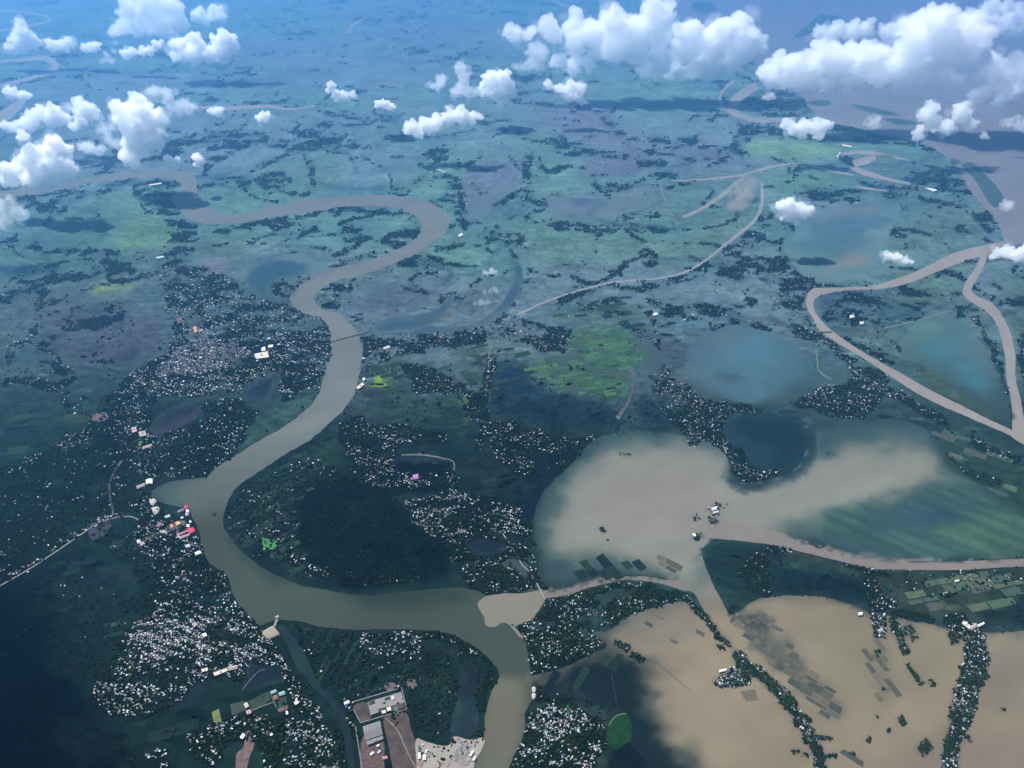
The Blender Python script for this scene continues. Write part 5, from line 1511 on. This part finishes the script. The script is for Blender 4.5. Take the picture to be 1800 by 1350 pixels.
M_CREAMSAND = mat("cream_sand", (.46, .42, .36), .95, .08, 20, .03)
heap("sand_heap", "cream sand heap farther from the red warehouse on the bay shore", "sand heap", [(262, 878), (267, 877), (273, 877.5), (276, 882), (272, 887), (269, 891), (266, 889)], 6, M_CREAMSAND)
heap("sand_heap", "cream sand heap nearer the riverside depot on the bay shore", "sand heap", [(267, 892), (273, 891), (280, 892), (280, 899), (276, 905), (271, 905), (268, 899)], 6, M_CREAMSAND)
heap("sand_heap", "upper pale sand heap on the bank below the creek mouth", "sand heap", [(935, 1209), (938, 1207.5), (942, 1209), (942, 1217), (936, 1218)], 6, M_CREAMSAND)
heap("sand_heap", "lower pale sand heap on the bank below the creek mouth", "sand heap", [(934.5, 1220), (938, 1219), (942, 1220), (941.5, 1228), (936, 1230)], 6, M_CREAMSAND)
heap("sand_platform", "square sandy landing lot jutting from the river bend", "sand lot", [(458, 1112), (464, 1108.5), (480, 1100), (484, 1104), (492, 1115), (487, 1118), (470, 1125), (465, 1120)], 5, mat("buff_sand", (.33, .275, .21), .95, .1, 20, .03))
e, c_ = root("jetty", "short plank jetty from the sandy lot into the river", "jetty", [tuple(G(486, 1092)[:2])])
prism("deck", rel(Q(482, 1101, 488, 1085, 4), 4), 3.6, 4.2, M_CONC, e)
for t_ in (.15, .4, .65, .9):
    a_ = lerp2((482, 1101), (488, 1085), t_)
    prism("pile", rel(Q(a_[0] - .6, a_[1], a_[0] + .6, a_[1], 1), 3), 0, 3.58, M_BARK, e)
building("boathouse", "small pale hut at the head of the plank jetty", "hut", Q(484, 1086, 490, 1083, 4), 4, M_CREAM, base=4.2)

# riverside depot on the bay
DEPOT = [
    ("warehouse", "crimson-roofed warehouse end beside the river", "warehouse", [(330, 928), (340, 927), (343.5, 933), (333, 939)], 9, M_RED, "gable"),
    ("storage_shed", "long pale shed with crimson ridge, upper of two beside the crimson warehouse", "warehouse", Q(311, 941, 331, 932, 3.2), 7, [M_PKSTR, M_RED], "gable"),
    ("storage_shed", "long faded pink shed, lower of two beside the crimson warehouse", "warehouse", Q(315, 946, 333, 939, 4), 7, M_PKSTR, "gable"),
    ("storage_shed", "narrow whitish shed edge along the long pink sheds' far end", "warehouse", Q(311, 939, 317, 947, 2), 6, M_WHITE, "gable"),
    ("tall_store", "white block above the crimson warehouse", "store", Q(328, 924, 333, 924, 5), 12, M_WHITE, "flat"),
    ("tall_store", "pale grey tower-like store at the water's edge above the crimson warehouse", "store", Q(333, 918, 336, 916, 4), 16, M_TIN, "flat"),
    ("landing_shed", "crimson-roofed shed at the depot's northern waterfront corner", "shed", Q(324, 892, 330, 891, 6), 8, M_RED, "gable"),
    ("landing_shed", "pale white shed just below the northern crimson shed", "shed", Q(327, 899, 332, 898, 5), 8, M_WHITE, "gable"),
    ("landing_shed", "faded pink shed on the waterfront below the pale white shed", "shed", Q(326, 905, 332, 903, 5), 6, M_PKSTR, "gable"),
    ("yard_house", "yellow flat-roofed house in the middle of the depot yard", "house", [(308, 918), (314, 916), (318, 920), (311, 924)], 9, M_YEL, "flat"),
    ("yard_house", "small orange-roofed house beside the yellow house", "house", Q(300, 922, 304, 927, 4), 6, M_ORG, "gable"),
    ("yard_house", "mauve-roofed house behind the grey yard", "house", Q(277, 925, 284, 920, 6), 7, M_PURP, "gable"),
    ("yard_house", "low whitish shed spanning the grey yard", "shed", Q(281, 934, 294, 936, 4.5), 6, M_CREAM, "gable"),
    ("yard_house", "pale blue-white house at the inland end of the grey yard", "house", Q(241, 953, 247, 951, 6), 7, M_TIN, "gable"),
    ("yard_house", "pinkish house beside the pale house at the yard's inland end", "house", Q(247, 958, 254, 954, 5), 6, M_PKSTR, "gable"),
    ("yard_house", "pale house with bent grey wing between depot and bay", "house", Q(290, 909, 299, 906, 4), 6, M_TIN, "gable"),
    ("yard_house", "grey shed row on the depot's northern lane", "shed", Q(312, 900, 323, 895, 4), 6, M_TIN2, "gable"),
    ("yard_house", "small white hut on the lane by the yellow house", "house", Q(318, 911, 322, 909, 3), 5, M_WHITE, "gable"),
    ("shop_house", "white house at the bay's inner corner", "house", [(256, 844), (268, 841), (268, 850), (257, 851)], 8, M_WHITE, "gable"),
    ("shop_house", "faded pink house row beside the bay's inner corner house", "house", Q(240, 857, 255, 851, 5), 6, M_PKSTR, "gable"),
    # walled yards south-west
    ("greenhouse", "pale teal sheet roof at the head of the walled yards", "shed", Q(476, 1218, 486, 1214, 5), 6, M_TEALR, "gable"),
    ("greenhouse", "pale teal sheet roof nearest the canal in the walled yards", "shed", Q(490, 1221, 501, 1217, 6), 6, M_TEALR, "gable"),
    ("brick_block", "brown square block in the middle of the walled yards", "building", Q(481, 1227, 488, 1224, 8), 8, M_BRICK, "flat"),
    ("yard_block", "pale block at the walled yards' inland gate", "building", Q(430, 1241, 436, 1238, 8), 7, M_CR, "flat"),
    ("yard_block", "pinkish block just below the walled yards' gate block", "building", Q(433, 1253, 441, 1250, 7), 6, M_PKSTR, "flat"),
    ("villa", "white-roofed villa east of the walled yards", "house", Q(518, 1237, 524, 1233, 6), 8, M_WHITE, "flat"),
    ("villa", "white oval-roofed house below the walled yards", "house", Q(504, 1250, 505, 1256, 4), 7, M_WHITE, "gable"),
    ("villa", "lone white hut beside the dark inlet below the yards", "house", Q(475, 1292, 479, 1290, 4), 6, M_WHITE, "flat"),
    ("roadside_store", "white-roofed store beside the pink earth strip", "store", Q(424, 1298, 429, 1290, 6), 8, M_WHITE, "flat"),
    ("roadside_store", "white shed beside the canal bridge head by the terrace wall", "shed", Q(605, 1237, 614, 1233, 5), 6, M_WHITE, "gable"),
    ("school_block", "short cream school block, westernmost of the cream row", "school", [(354, 1176), (365, 1173.5), (366, 1179), (355, 1181.5)], 8, M_CR, "flat"),
    ("school_block", "long cream school block in the middle of the cream row", "school", [(374, 1183), (398, 1174), (401, 1179), (378, 1188.5)], 8, M_CR, "flat"),
    ("school_block", "cream school block nearest the canal in the cream row", "school", [(400, 1172), (417, 1169), (418, 1175), (402, 1179)], 8, M_CREAM, "gable"),
    ("school_block", "white block at the top of the pink school yard", "school", Q(356, 1117, 363, 1115, 6), 8, M_WHITE, "flat"),
    ("house", "cream-roofed house above the pink school yard", "house", Q(339, 1100, 346, 1096, 7), 6, M_CREAM, "gable"),
    ("house", "white gabled house by the river below the depot", "house", Q(343, 974, 353, 970, 5), 7, M_WHITE, "gable"),
    ("house", "white house inland of the riverside gabled house", "house", Q(326, 961, 334, 958, 5), 7, M_TIN, "gable"),
    # town on the west bank
    ("market_hall", "orange-roofed hall at the north end of the town", "hall", [(340, 575), (345, 574), (347, 584), (342, 585)], 10, M_ORG, "gable"),
    ("college_block", "large pale cream block on the town's riverside green", "school", [(447, 622), (470, 617.5), (473, 628), (450, 631)], 10, M_CR, "flat"),
    ("college_block", "white block above the large cream block in the town", "school", [(459, 612), (466, 609), (466.5, 616), (460, 617.5)], 9, M_WHITE, "flat"),
    ("college_block", "white long block nearest the river above the cream block", "school", [(471, 607), (480, 605.5), (479.5, 610), (472, 611.5)], 9, M_WHITE, "flat"),
    ("hospital_block", "cream block beside the grey pond below the town", "building", [(243, 759), (255, 757), (258, 765), (246, 768)], 9, M_CREAM, "flat"),
    ("hospital_block", "pinkish block just above the cream pond-side block", "building", [(231, 752), (239, 750), (241, 758), (233, 761)], 8, M_PKSTR, "flat"),
    ("hospital_block", "long pinkish shed below the bright green plot near the pond", "building", Q(250, 788, 267, 782, 4.5), 7, M_PKSTR, "gable"),
    ("bank_store", "cream store on the east bank beside the yellow-green fields", "store", [(626, 681), (637, 672), (640.5, 676), (630, 684.5)], 8, M_CR, "flat"),
    ("bank_store", "small white store beside the east bank store", "store", Q(638, 668, 642, 665, 4), 7, M_WHITE, "gable"),
    ("bank_store", "cream roof by the road east of the river bridge", "store", [(672, 612), (683, 607), (686, 611), (675, 614.5)], 8, M_CR, "gable"),
    ("magenta_hall", "magenta-roofed hall in the village within the bend", "hall", [(725, 835), (735, 833), (735.5, 841), (726, 843)], 8, M_ORCH, "flat"),
    ("flood_store", "cream L-shaped roof at the head of the broad drowned belt", "store", Q(1692, 1093, 1706, 1104, 6), 8, M_CR, "flat"),
    ("flood_store", "pale cream hall in the middle of the broad drowned belt's head", "hall", Q(1706, 1105, 1717, 1098, 7), 9, M_CREAM, "gable"),
    ("flood_store", "white roof at the eastern tip of the drowned belt's head", "store", Q(1718, 1101, 1730, 1095, 4), 8, M_WHITE, "gable"),
    ("lone_house", "lone white roof standing on the flood's straight northern bank", "house", [(1508, 1077), (1516, 1076), (1516.5, 1081), (1509, 1082)], 7, M_WHITE, "gable"),
    ("lone_house", "white roof at the head of the wooded flood spur", "house", Q(1264, 1180, 1277, 1177, 4), 6, M_WHITE, "gable"),
    ("lone_house", "white roof in the drowned hamlet on the central belt", "house", Q(1544, 1110, 1552, 1106, 6), 7, M_CREAM, "gable"),
    ("lone_house", "white house alone in the meadow south of the straight channel", "house", Q(1678, 1022, 1686, 1020, 3), 6, M_WHITE, "gable"),
    ("islet_house", "upper white-roofed house on the largest islet of the flood lake", "house", Q(1251, 896, 1261, 892, 4.5), 6, M_WHITE, "gable"),
    ("islet_house", "lower white-roofed house on the largest islet of the flood lake", "house", Q(1253, 901.5, 1263, 899, 3.6), 6, M_TIN, "gable"),
    ("islet_house", "white-roofed house on the islet nearest the channel junction", "house", Q(1218, 938, 1223, 942, 4), 6, M_WHITE, "gable"),
    ("field_hall", "bright white roof alone in the eastern fields far off", "building", Q(1149, 553, 1156, 552, 4), 8, M_WHITE, "gable"),
    ("field_hall", "small pinkish white hall beside the lake village", "building", Q(1494, 557, 1502, 556, 5), 8, M_CR, "gable"),
    ("field_hall", "white cream hall in the eastern island's grove", "building", Q(1511, 568, 1518, 567, 5), 8, M_CR, "flat"),
    ("far_depot", "long white roof near the very wide river", "warehouse", [(1625, 330), (1641, 331.5), (1648, 335), (1640, 336.5)], 10, M_WHITE, "flat"),
    ("far_depot", "long white roof on the western plain beyond the town", "warehouse", [(274, 452.5), (287, 449.5), (288, 452), (276, 454.5)], 9, M_WHITE, "gable"),
    ("far_depot", "white roof beside the outer bank of the great bend", "warehouse", Q(806, 415, 813, 411, 4), 9, M_WHITE, "gable"),
    ("far_depot", "white roofs by the sandy inlet near the very wide river", "warehouse", Q(1480, 254.5, 1497, 258, 2.6), 9, M_CR, "gable"),
    ("sluice", "white sluice wall at the mouth of the sandy inlet", "sluice", Q(1471, 276, 1477, 268, 2.2), 6, M_WHITE, "flat"),
    ("far_depot", "white roof on the inner bank where the first bend begins", "warehouse", Q(262, 325, 284, 322, 2), 8, M_TIN, "gable"),
]
for n_, l_, c__, q, h_, m_, k_ in DEPOT:
    building(n_, l_, c__, q, h_, m_, M_WALL, k_)

# ------------------------------------------------------------------ bridges


def bridge(label, a_, b_, wid, npier, deck_z, m=M_CONC):
    A_, B_ = G(*a_, deck_z), G(*b_, deck_z)
    L = (B_ - A_).length
    e = bpy.data.objects.new("bridge", None)
    COL.objects.link(e)
    e.location = ((A_.x + B_.x) / 2, (A_.y + B_.y) / 2, 0)
    e.rotation_euler = (0, 0, math.atan2(B_.y - A_.y, B_.x - A_.x))
    e["label"] = label
    e["category"] = "bridge"
    h = L / 2

    def bx(name, x0, x1, y0, y1, z0, z1):
        return prism(name, [(x0, y0), (x1, y0), (x1, y1), (x0, y1)], z0, z1, m, e)
    bx("deck", -h, h, -wid / 2, wid / 2, deck_z - 1.5, deck_z)
    for s_ in (-1, 1):
        bx("railing", -h, h, s_ * wid / 2 - .3, s_ * wid / 2 + .3, deck_z + .01, deck_z + 1.3)
    for k in range(npier):
        x_ = -h + (k + .5) * L / npier
        bx("pier", x_ - 1.5, x_ + 1.5, -wid * .4, wid * .4, 0, deck_z - 1.52)
    return e


bridge("long grey road bridge crossing the main river at the town", (581, 598.5), (645, 581.5), 11, 9, 14)
bridge("short concrete bridge over the creek beside the pale silt tongue", (942, 1021.5), (957.5, 1054), 8, 5, 8)
bridge("small pale bridge across the narrow eastern river", (1436, 583), (1462, 582), 12, 4, 10)

# ------------------------------------------------------------------ clouds
BASE = 300.0


def cloud_material(name, dens, veil):
    m = bpy.data.materials.new(name)
    m.use_nodes = True
    n = m.node_tree
    n.nodes.clear()
    v_ = n.nodes.new("ShaderNodeVolumePrincipled")
    o_ = n.nodes.new("ShaderNodeOutputMaterial")
    n.links.new(v_.outputs[0], o_.inputs["Volume"])
    v_.inputs["Color"].default_value = (1, 1, 1, 1)
    v_.inputs["Density"].default_value = dens
    v_.inputs["Anisotropy"].default_value = .4
    v_.inputs["Density Attribute"].default_value = ""
    tr = n.nodes.new("ShaderNodeBsdfTransparent")
    df = n.nodes.new("ShaderNodeBsdfTranslucent")
    df.inputs[0].default_value = (.95, .95, .95, 1)
    mx_ = n.nodes.new("ShaderNodeMixShader")
    mx_.inputs[0].default_value = veil
    n.links.new(tr.outputs[0], mx_.inputs[1])
    n.links.new(df.outputs[0], mx_.inputs[2])
    n.links.new(mx_.outputs[0], o_.inputs["Surface"])
    return m




K = {"dense": 13.0, "mid": 8.5, "thin": 2.2, "wisp": .9}


def vapour(name, sph, origin, voxel, amp, m, parent=None):
    V_ = np.concatenate([I2 * r + np.array(c[:]) for c, r in sph]) - np.array(origin[:])
    F_ = np.concatenate([F2_ + i * len(I2) for i in range(len(sph))])
    me = np_mesh(name, V_, F_)
    ob = bpy.data.objects.new(name, me)
    COL.objects.link(ob)
    md = ob.modifiers.new("union", 'REMESH')
    md.mode = 'VOXEL'
    md.voxel_size = voxel
    dg = bpy.context.evaluated_depsgraph_get()
    m2 = bpy.data.meshes.new_from_object(ob.evaluated_get(dg))
    ob.modifiers.clear()
    ob.data = m2
    m2.name = name
    bpy.data.meshes.remove(me)
    n = len(m2.vertices)
    c = np.empty(n * 3, np.float32)
    m2.vertices.foreach_get("co", c)
    nn = np.empty(n * 3, np.float32)
    m2.vertices.foreach_get("normal", nn)
    c = c.reshape(-1, 3)
    nn = nn.reshape(-1, 3)
    s = voxel * 7
    off = Vector((origin.x % 97, origin.y % 89, 5))
    d = np.array([noise.fractal(Vector(p) / s + off, .9, 2.2, 4) for p in c.tolist()])
    c = c + nn * (d * amp)[:, None]
    m2.vertices.foreach_set("co", c.astype(np.float32).ravel())
    m2.update()
    m2.materials.clear()
    m2.materials.append(m)
    if parent is not None:
        ob.parent = parent
    else:
        ob.location = origin
    return ob


def make_cloud(label, mclass, puffs, grow=1.0, seed=0, base=BASE, balls=None):
    r = random.Random(seed)
    if balls:                                   # given directly as world-space balls
        mp, b = 4.0, balls[len(balls) // 2][0].copy()
        puffs = [(0, 0, q[1] / mp) for q in balls]
    else:
        by = max(p[1] + p[2] * .8 for p in puffs)
        bx = sum(p[0] for p in puffs) / len(puffs)
        b = G(bx, by, base)
        mp = (b - Vector((0, 0, H))).dot(Vector((0, CP, -SP))) / F
    sph, wis = [], []
    for k, (px, py, rr) in enumerate(puffs):
        if balls:
            c = balls[k][0]
        else:
            d = ray(px, py)
            t_ = (b.y + r.uniform(-1, 1) * rr * mp * .8) / d.y
            c = Vector((0, 0, H)) + d * t_
        R = rr * mp * grow
        sph.append((c, R * .78))
        for k in range(13):
            n = Vector((r.gauss(0, 1), r.gauss(0, 1), r.gauss(.2, 1))).normalized()
            r2 = R * r.uniform(.25, .48)
            c2 = c + n * R * r.uniform(.55, .78)
            sph.append((c2, r2))
            for j in range(3):
                n2 = (n + Vector((r.gauss(0, .8), r.gauss(0, .8), r.gauss(0, .8)))).normalized()
                sph.append((c2 + n2 * r2 * .85, r2 * r.uniform(.28, .5)))
        if rr > 7:
            for q_ in range(5):
                n = Vector((r.gauss(0, 1), r.gauss(0, .7), r.gauss(-.1, .6))).normalized()
                wis.append((c + n * R * r.uniform(.7, 1.25), R * r.uniform(.3, .62)))
    vox = mp * (1.15 if max(p[2] for p in puffs) < 20 else 1.9) * (3 if balls else 1)
    o = vapour("cloud", sph, b, vox, mp * 2.6 + .16 * max(p[2] for p in puffs) * mp, cloud_material("cloud_vapour", K[mclass] / (max(p[2] for p in puffs) * mp * 3.2), .012))
    o["label"] = label
    o["category"] = "cloud"
    o["group"] = "cumulus clouds over the plain"
    if wis:
        wsp = vapour("wisp", wis, b, mp * 2.2, mp * 7, cloud_material("wispy_vapour", 1.3 / (max(p[2] for p in puffs) * mp * 3.2), .003), o)
        wsp["kind"] = "stuff"
    return o


CLOUDS = [
    ("small tower-shaped cloud with a narrow upright top near the photo's upper corner", "mid", [(37, 45, 10), (40, 58, 14), (30, 70, 14), (50, 72, 16), (62, 75, 9), (15, 82, 8), (36, 80, 14)]),
    ("small flat two-humped cloud just beside the tower-shaped cloud", "mid", [(88, 75, 8), (95, 82, 10), (110, 80, 11), (119, 76, 8)]),
    ("tiny loaf-shaped cloud between the two-humped cloud and the ragged streak", "mid", [(150, 85, 8), (163, 83, 9), (170, 82, 8)]),
    ("broad many-headed cloud cut by the photo's upper edge in the west", "mid", [(225, 15, 16), (222, 30, 14), (258, 10, 20), (265, 30, 20), (300, 15, 22), (305, 35, 18), (275, 50, 17), (215, 48, 16), (200, 55, 9), (240, 45, 16), (290, 45, 16), (318, 45, 12), (330, 47, 7), (255, 25, 20)]),
    ("small two-lobed cloud beside the broad many-headed cloud at the upper edge", "mid", [(350, 25, 12), (360, 35, 10), (380, 20, 13), (388, 30, 10), (345, 32, 8), (370, 30, 10)]),
    ("bright saddle-shaped cloud with two raised ends under the two-lobed cloud", "dense", [(312, 80, 14), (320, 95, 14), (340, 68, 12), (345, 85, 18), (365, 95, 16), (385, 75, 16), (400, 72, 18), (405, 85, 15), (390, 98, 12), (345, 100, 14), (308, 98, 9)]),
    ("thin ragged cloud streak rising toward the saddle-shaped cloud", "mid", [(222, 95, 9), (233, 92, 8), (250, 92, 9), (262, 90, 9), (275, 80, 8), (284, 76, 6)]),
    ("faint wispy cloud scrap beside the thin ragged streak", "wisp", [(202, 75, 5), (200, 88, 5), (190, 103, 8), (180, 107, 6)]),
    ("small wedge-shaped cloud over the far western river arm", "mid", [(14, 160, 9), (25, 166, 10), (40, 168, 9), (52, 167, 6)]),
    ("long low cloud bank with a bumpy back at the western frame edge", "mid", [(10, 222, 9), (25, 225, 10), (40, 222, 10), (60, 205, 14), (75, 200, 15), (95, 200, 16), (110, 208, 14), (55, 215, 14), (85, 213, 12)]),
    ("crooked upright cloud touching the end of the long low bank", "mid", [(140, 185, 14), (155, 195, 16), (140, 210, 12), (128, 222, 9), (160, 205, 10)]),
    ("tall bright cloud tapering to a narrow foot above the first river bend", "dense", [(240, 175, 12), (245, 195, 22), (255, 215, 24), (235, 225, 24), (265, 235, 20), (240, 250, 22), (228, 270, 18), (235, 282, 10), (215, 275, 8), (205, 185, 13), (215, 200, 16), (280, 210, 14), (270, 250, 15), (250, 265, 12)]),
    ("thin torn cloud veil clinging to the tall bright cloud's western flank", "wisp", [(180, 225, 11), (190, 245, 11), (200, 210, 12), (205, 258, 10)]),
    ("loose curling cloud behind the tall bright cloud's shoulder", "thin", [(270, 160, 10), (295, 165, 12), (300, 185, 12), (325, 187, 13), (335, 188, 8), (310, 195, 10)]),
    ("large domed cloud hiding the river at the western frame edge", "dense", [(58, 265, 13), (50, 280, 18), (70, 290, 18), (100, 255, 16), (115, 265, 14), (85, 265, 16), (40, 240, 10), (95, 300, 20), (120, 305, 14), (30, 295, 16), (10, 300, 14), (60, 310, 20), (85, 320, 16), (15, 315, 14), (110, 290, 16), (125, 300, 10)]),
    ("small pale cloud scrap between the domed cloud and the tall bright cloud", "thin", [(145, 258, 8), (158, 255, 8), (165, 265, 9), (178, 262, 7)]),
    ("tiny flat puff just above the first river bend", "mid", [(295, 280, 7), (305, 283, 8), (314, 281, 6)]),
    ("tiny upright oval puff beside the flat puff above the first bend", "mid", [(345, 277, 8), (350, 282, 8), (347, 290, 6)]),
    ("tiny spiky puff between the curling cloud and the round pale puff", "mid", [(372, 195, 6), (383, 198, 8), (390, 195, 5)]),
    ("tiny round pale puff alone over the blue plain", "mid", [(457, 207, 8), (467, 206, 9)]),
    ("small arrowhead-shaped cloud trailing to the east over the far plain", "mid", [(582, 150, 7), (590, 165, 9), (605, 168, 8), (620, 167, 7), (575, 158, 5), (595, 172, 7)]),
    ("tiny compact white puff between the arrowhead cloud and the slanting flat cloud", "dense", [(665, 185, 7), (675, 184, 8), (687, 188, 8)]),
    ("smooth flat cloud slanting upward over the middle of the plain", "mid", [(725, 225, 14), (735, 235, 9), (750, 220, 14), (770, 215, 14), (790, 205, 14), (810, 205, 14), (830, 205, 10), (843, 205, 7), (760, 228, 10)]),
    ("bright block-shaped cloud beside the ragged grey tower", "dense", [(868, 130, 8), (860, 142, 14), (885, 140, 16), (855, 160, 13), (875, 165, 16), (892, 155, 14), (880, 178, 8), (890, 172, 9)]),
    ("ragged pale tower of puffs joined to the bright block-shaped cloud", "thin", [(750, 150, 5), (775, 145, 12), (765, 152, 8), (812, 120, 12), (815, 135, 12), (808, 155, 13), (825, 162, 12), (800, 165, 9), (835, 160, 8)]),
    ("small white cloud with a hooked foot below the long eastern bank", "mid", [(965, 150, 8), (985, 158, 10), (1005, 155, 13), (1020, 155, 10), (1015, 172, 10), (1025, 180, 7), (1000, 170, 9), (975, 152, 6)]),
    ("long stepped cloud bank rising to a bright peak at the upper edge", "mid", [(895, 55, 14), (905, 62, 14), (960, 45, 16), (975, 60, 18), (930, 58, 14), (1010, 45, 22), (1010, 75, 20), (1040, 60, 26), (1080, 40, 26), (1080, 80, 28), (1110, 55, 26), (1120, 90, 24), (1150, 15, 22), (1165, 35, 22), (1140, 40, 22), (1175, 10, 12), (1160, 70, 20), (1050, 95, 14), (985, 105, 16), (1010, 110, 16), (1035, 112, 14), (1150, 130, 12), (1135, 120, 14)]),
    ("bright swollen cloud head closing the eastern end of the stepped bank", "dense", [(1200, 60, 20), (1215, 55, 18), (1200, 90, 24), (1240, 90, 28), (1270, 60, 30), (1300, 50, 24), (1305, 85, 26), (1320, 65, 14), (1335, 78, 14), (1250, 110, 22), (1290, 105, 20), (1160, 110, 22), (1180, 120, 20), (1220, 120, 18), (1200, 132, 12), (1230, 130, 10)]),
    ("soft grey-white cloud tuft hanging below the stepped bank's western end", "thin", [(940, 85, 14), (950, 95, 15), (935, 110, 12), (950, 115, 10), (915, 118, 9)]),
    ("huge dazzling cloud mass with a great dome over the very wide river", "dense", [(1350, 125, 18), (1370, 115, 20), (1395, 115, 22), (1355, 140, 14), (1390, 140, 20), (1420, 135, 20), (1440, 105, 26), (1470, 110, 30), (1500, 110, 30), (1520, 95, 20), (1540, 100, 24), (1500, 135, 22), (1550, 130, 24), (1580, 120, 28), (1600, 95, 32), (1620, 60, 34), (1650, 45, 32), (1690, 60, 40), (1700, 90, 36), (1640, 90, 36), (1720, 110, 28), (1650, 130, 30), (1700, 140, 26), (1740, 130, 24), (1760, 140, 22), (1600, 145, 22), (1680, 160, 18), (1720, 165, 18), (1770, 165, 18), (1760, 180, 12), (1450, 150, 14), (1640, 30, 14), (1670, 30, 14)]),
    ("flat cloud shelf lying behind the huge dazzling mass", "mid", [(1440, 60, 14), (1470, 55, 16), (1500, 55, 18), (1520, 50, 16), (1560, 55, 14), (1580, 50, 14), (1460, 70, 14), (1590, 40, 12)]),
    ("billowy cloud in the upper eastern corner behind the great dome", "mid", [(1710, 30, 16), (1740, 15, 16), (1770, 10, 14), (1770, 40, 20), (1790, 30, 18), (1740, 40, 16), (1795, 60, 14), (1810, 40, 16)]),
    ("soft cloud flank at the eastern frame edge below the corner cloud", "thin", [(1790, 110, 20), (1775, 122, 18), (1810, 130, 22), (1800, 150, 16)]),
    ("knobbly cloud cluster with three heads over the very wide river", "mid", [(1640, 190, 12), (1630, 200, 14), (1640, 215, 14), (1650, 222, 12), (1665, 225, 12), (1690, 195, 16), (1695, 210, 10), (1710, 217, 9), (1700, 218, 8), (1612, 238, 10), (1618, 228, 8), (1635, 180, 5)]),
    ("small translucent puff over the river beside the slim islands", "wisp", [(1525, 215, 8), (1537, 212, 9), (1545, 222, 6), (1532, 220, 8)]),
    ("flat fleecy cloud above the bright green field by the wide river", "mid", [(1380, 218, 10), (1395, 225, 13), (1415, 222, 14), (1435, 225, 14), (1450, 220, 11), (1440, 238, 8), (1410, 236, 8), (1460, 222, 6)]),
    ("compact brilliant white cloud over the eastern lake shore", "dense", [(1372, 362, 10), (1385, 360, 12), (1395, 375, 14), (1415, 372, 13), (1380, 378, 9), (1400, 388, 8), (1424, 370, 7), (1405, 362, 8)]),
    ("small fleecy cloud near the mouth of the narrow eastern river", "mid", [(1560, 450, 8), (1575, 452, 9), (1592, 457, 8), (1600, 462, 5)]),
    ("low white cloud at the eastern frame edge where two rivers meet", "mid", [(1755, 445, 10), (1770, 445, 12), (1790, 447, 13), (1805, 442, 14), (1745, 450, 6)]),
    ("faint little puff over the grassy river island", "thin", [(1765, 360, 8), (1775, 360, 8), (1770, 366, 6)]),
    ("soft grey veil of cloud low at the western frame edge", "wisp", [(5, 360, 18), (15, 370, 16), (30, 375, 12), (5, 390, 16), (-12, 380, 18)]),
    ("tiny bright cloud tuft above the oxbow's green field", "thin", [(855, 480, 6), (865, 477, 7), (872, 478, 4)]),
    ("faint lower shred of vapour under the tiny oxbow tuft", "wisp", [(845, 532, 6), (856, 532, 6), (835, 534, 4)]),
    ("faint middle shred of vapour under the tiny oxbow tuft", "wisp", [(862, 511, 6), (870, 510, 6), (852, 513, 4)]),
    ("small puff at the eastern frame edge beyond the three-headed cluster", "thin", [(1775, 215, 8), (1790, 222, 10), (1802, 218, 10)]),
    ("tiny shred of cloud just below the three-headed cluster", "thin", [(1727, 238, 7), (1736, 241, 5)]),
    ("tiny puff over the wooded loop of the far creek", "thin", [(1353, 170, 7), (1344, 171, 5), (1360, 172, 4)]),
]
# unseen cloud added to shade the south-western corner and the air above it
OUT = []
for y_, xs in ((1450, (-3500, -3150, -2800, -2500)), (1850, (-3600, -3250, -2900, -2560)), (2250, (-3700, -3350, -3000, -2700)), (2650, (-3500, -3200, -2900)), (3000, (-3500, -3200))):
    for x_ in xs:
        OUT.append((Vector((x_ + rng.uniform(-60, 60), y_ + rng.uniform(-60, 60), 1500 + rng.uniform(-60, 120))), rng.uniform(210, 290)))
make_cloud("broad unseen cloud added to shade the dark south-western corner", "dense", None, 1.0, 77, 1300, OUT)
for k, (l_, cl, puffs) in enumerate(CLOUDS):
    make_cloud(l_, cl, puffs, 1.06, 500 + k)
tris = sum(sum(len(p.vertices) - 2 for p in o.data.polygons) for o in sc.objects if o.type == 'MESH' and o.name.startswith(("cloud", "wisp")))
print("cloud triangles", tris, sum(sum(len(p.vertices) - 2 for p in o.data.polygons) for o in sc.objects if o.type == "MESH"))
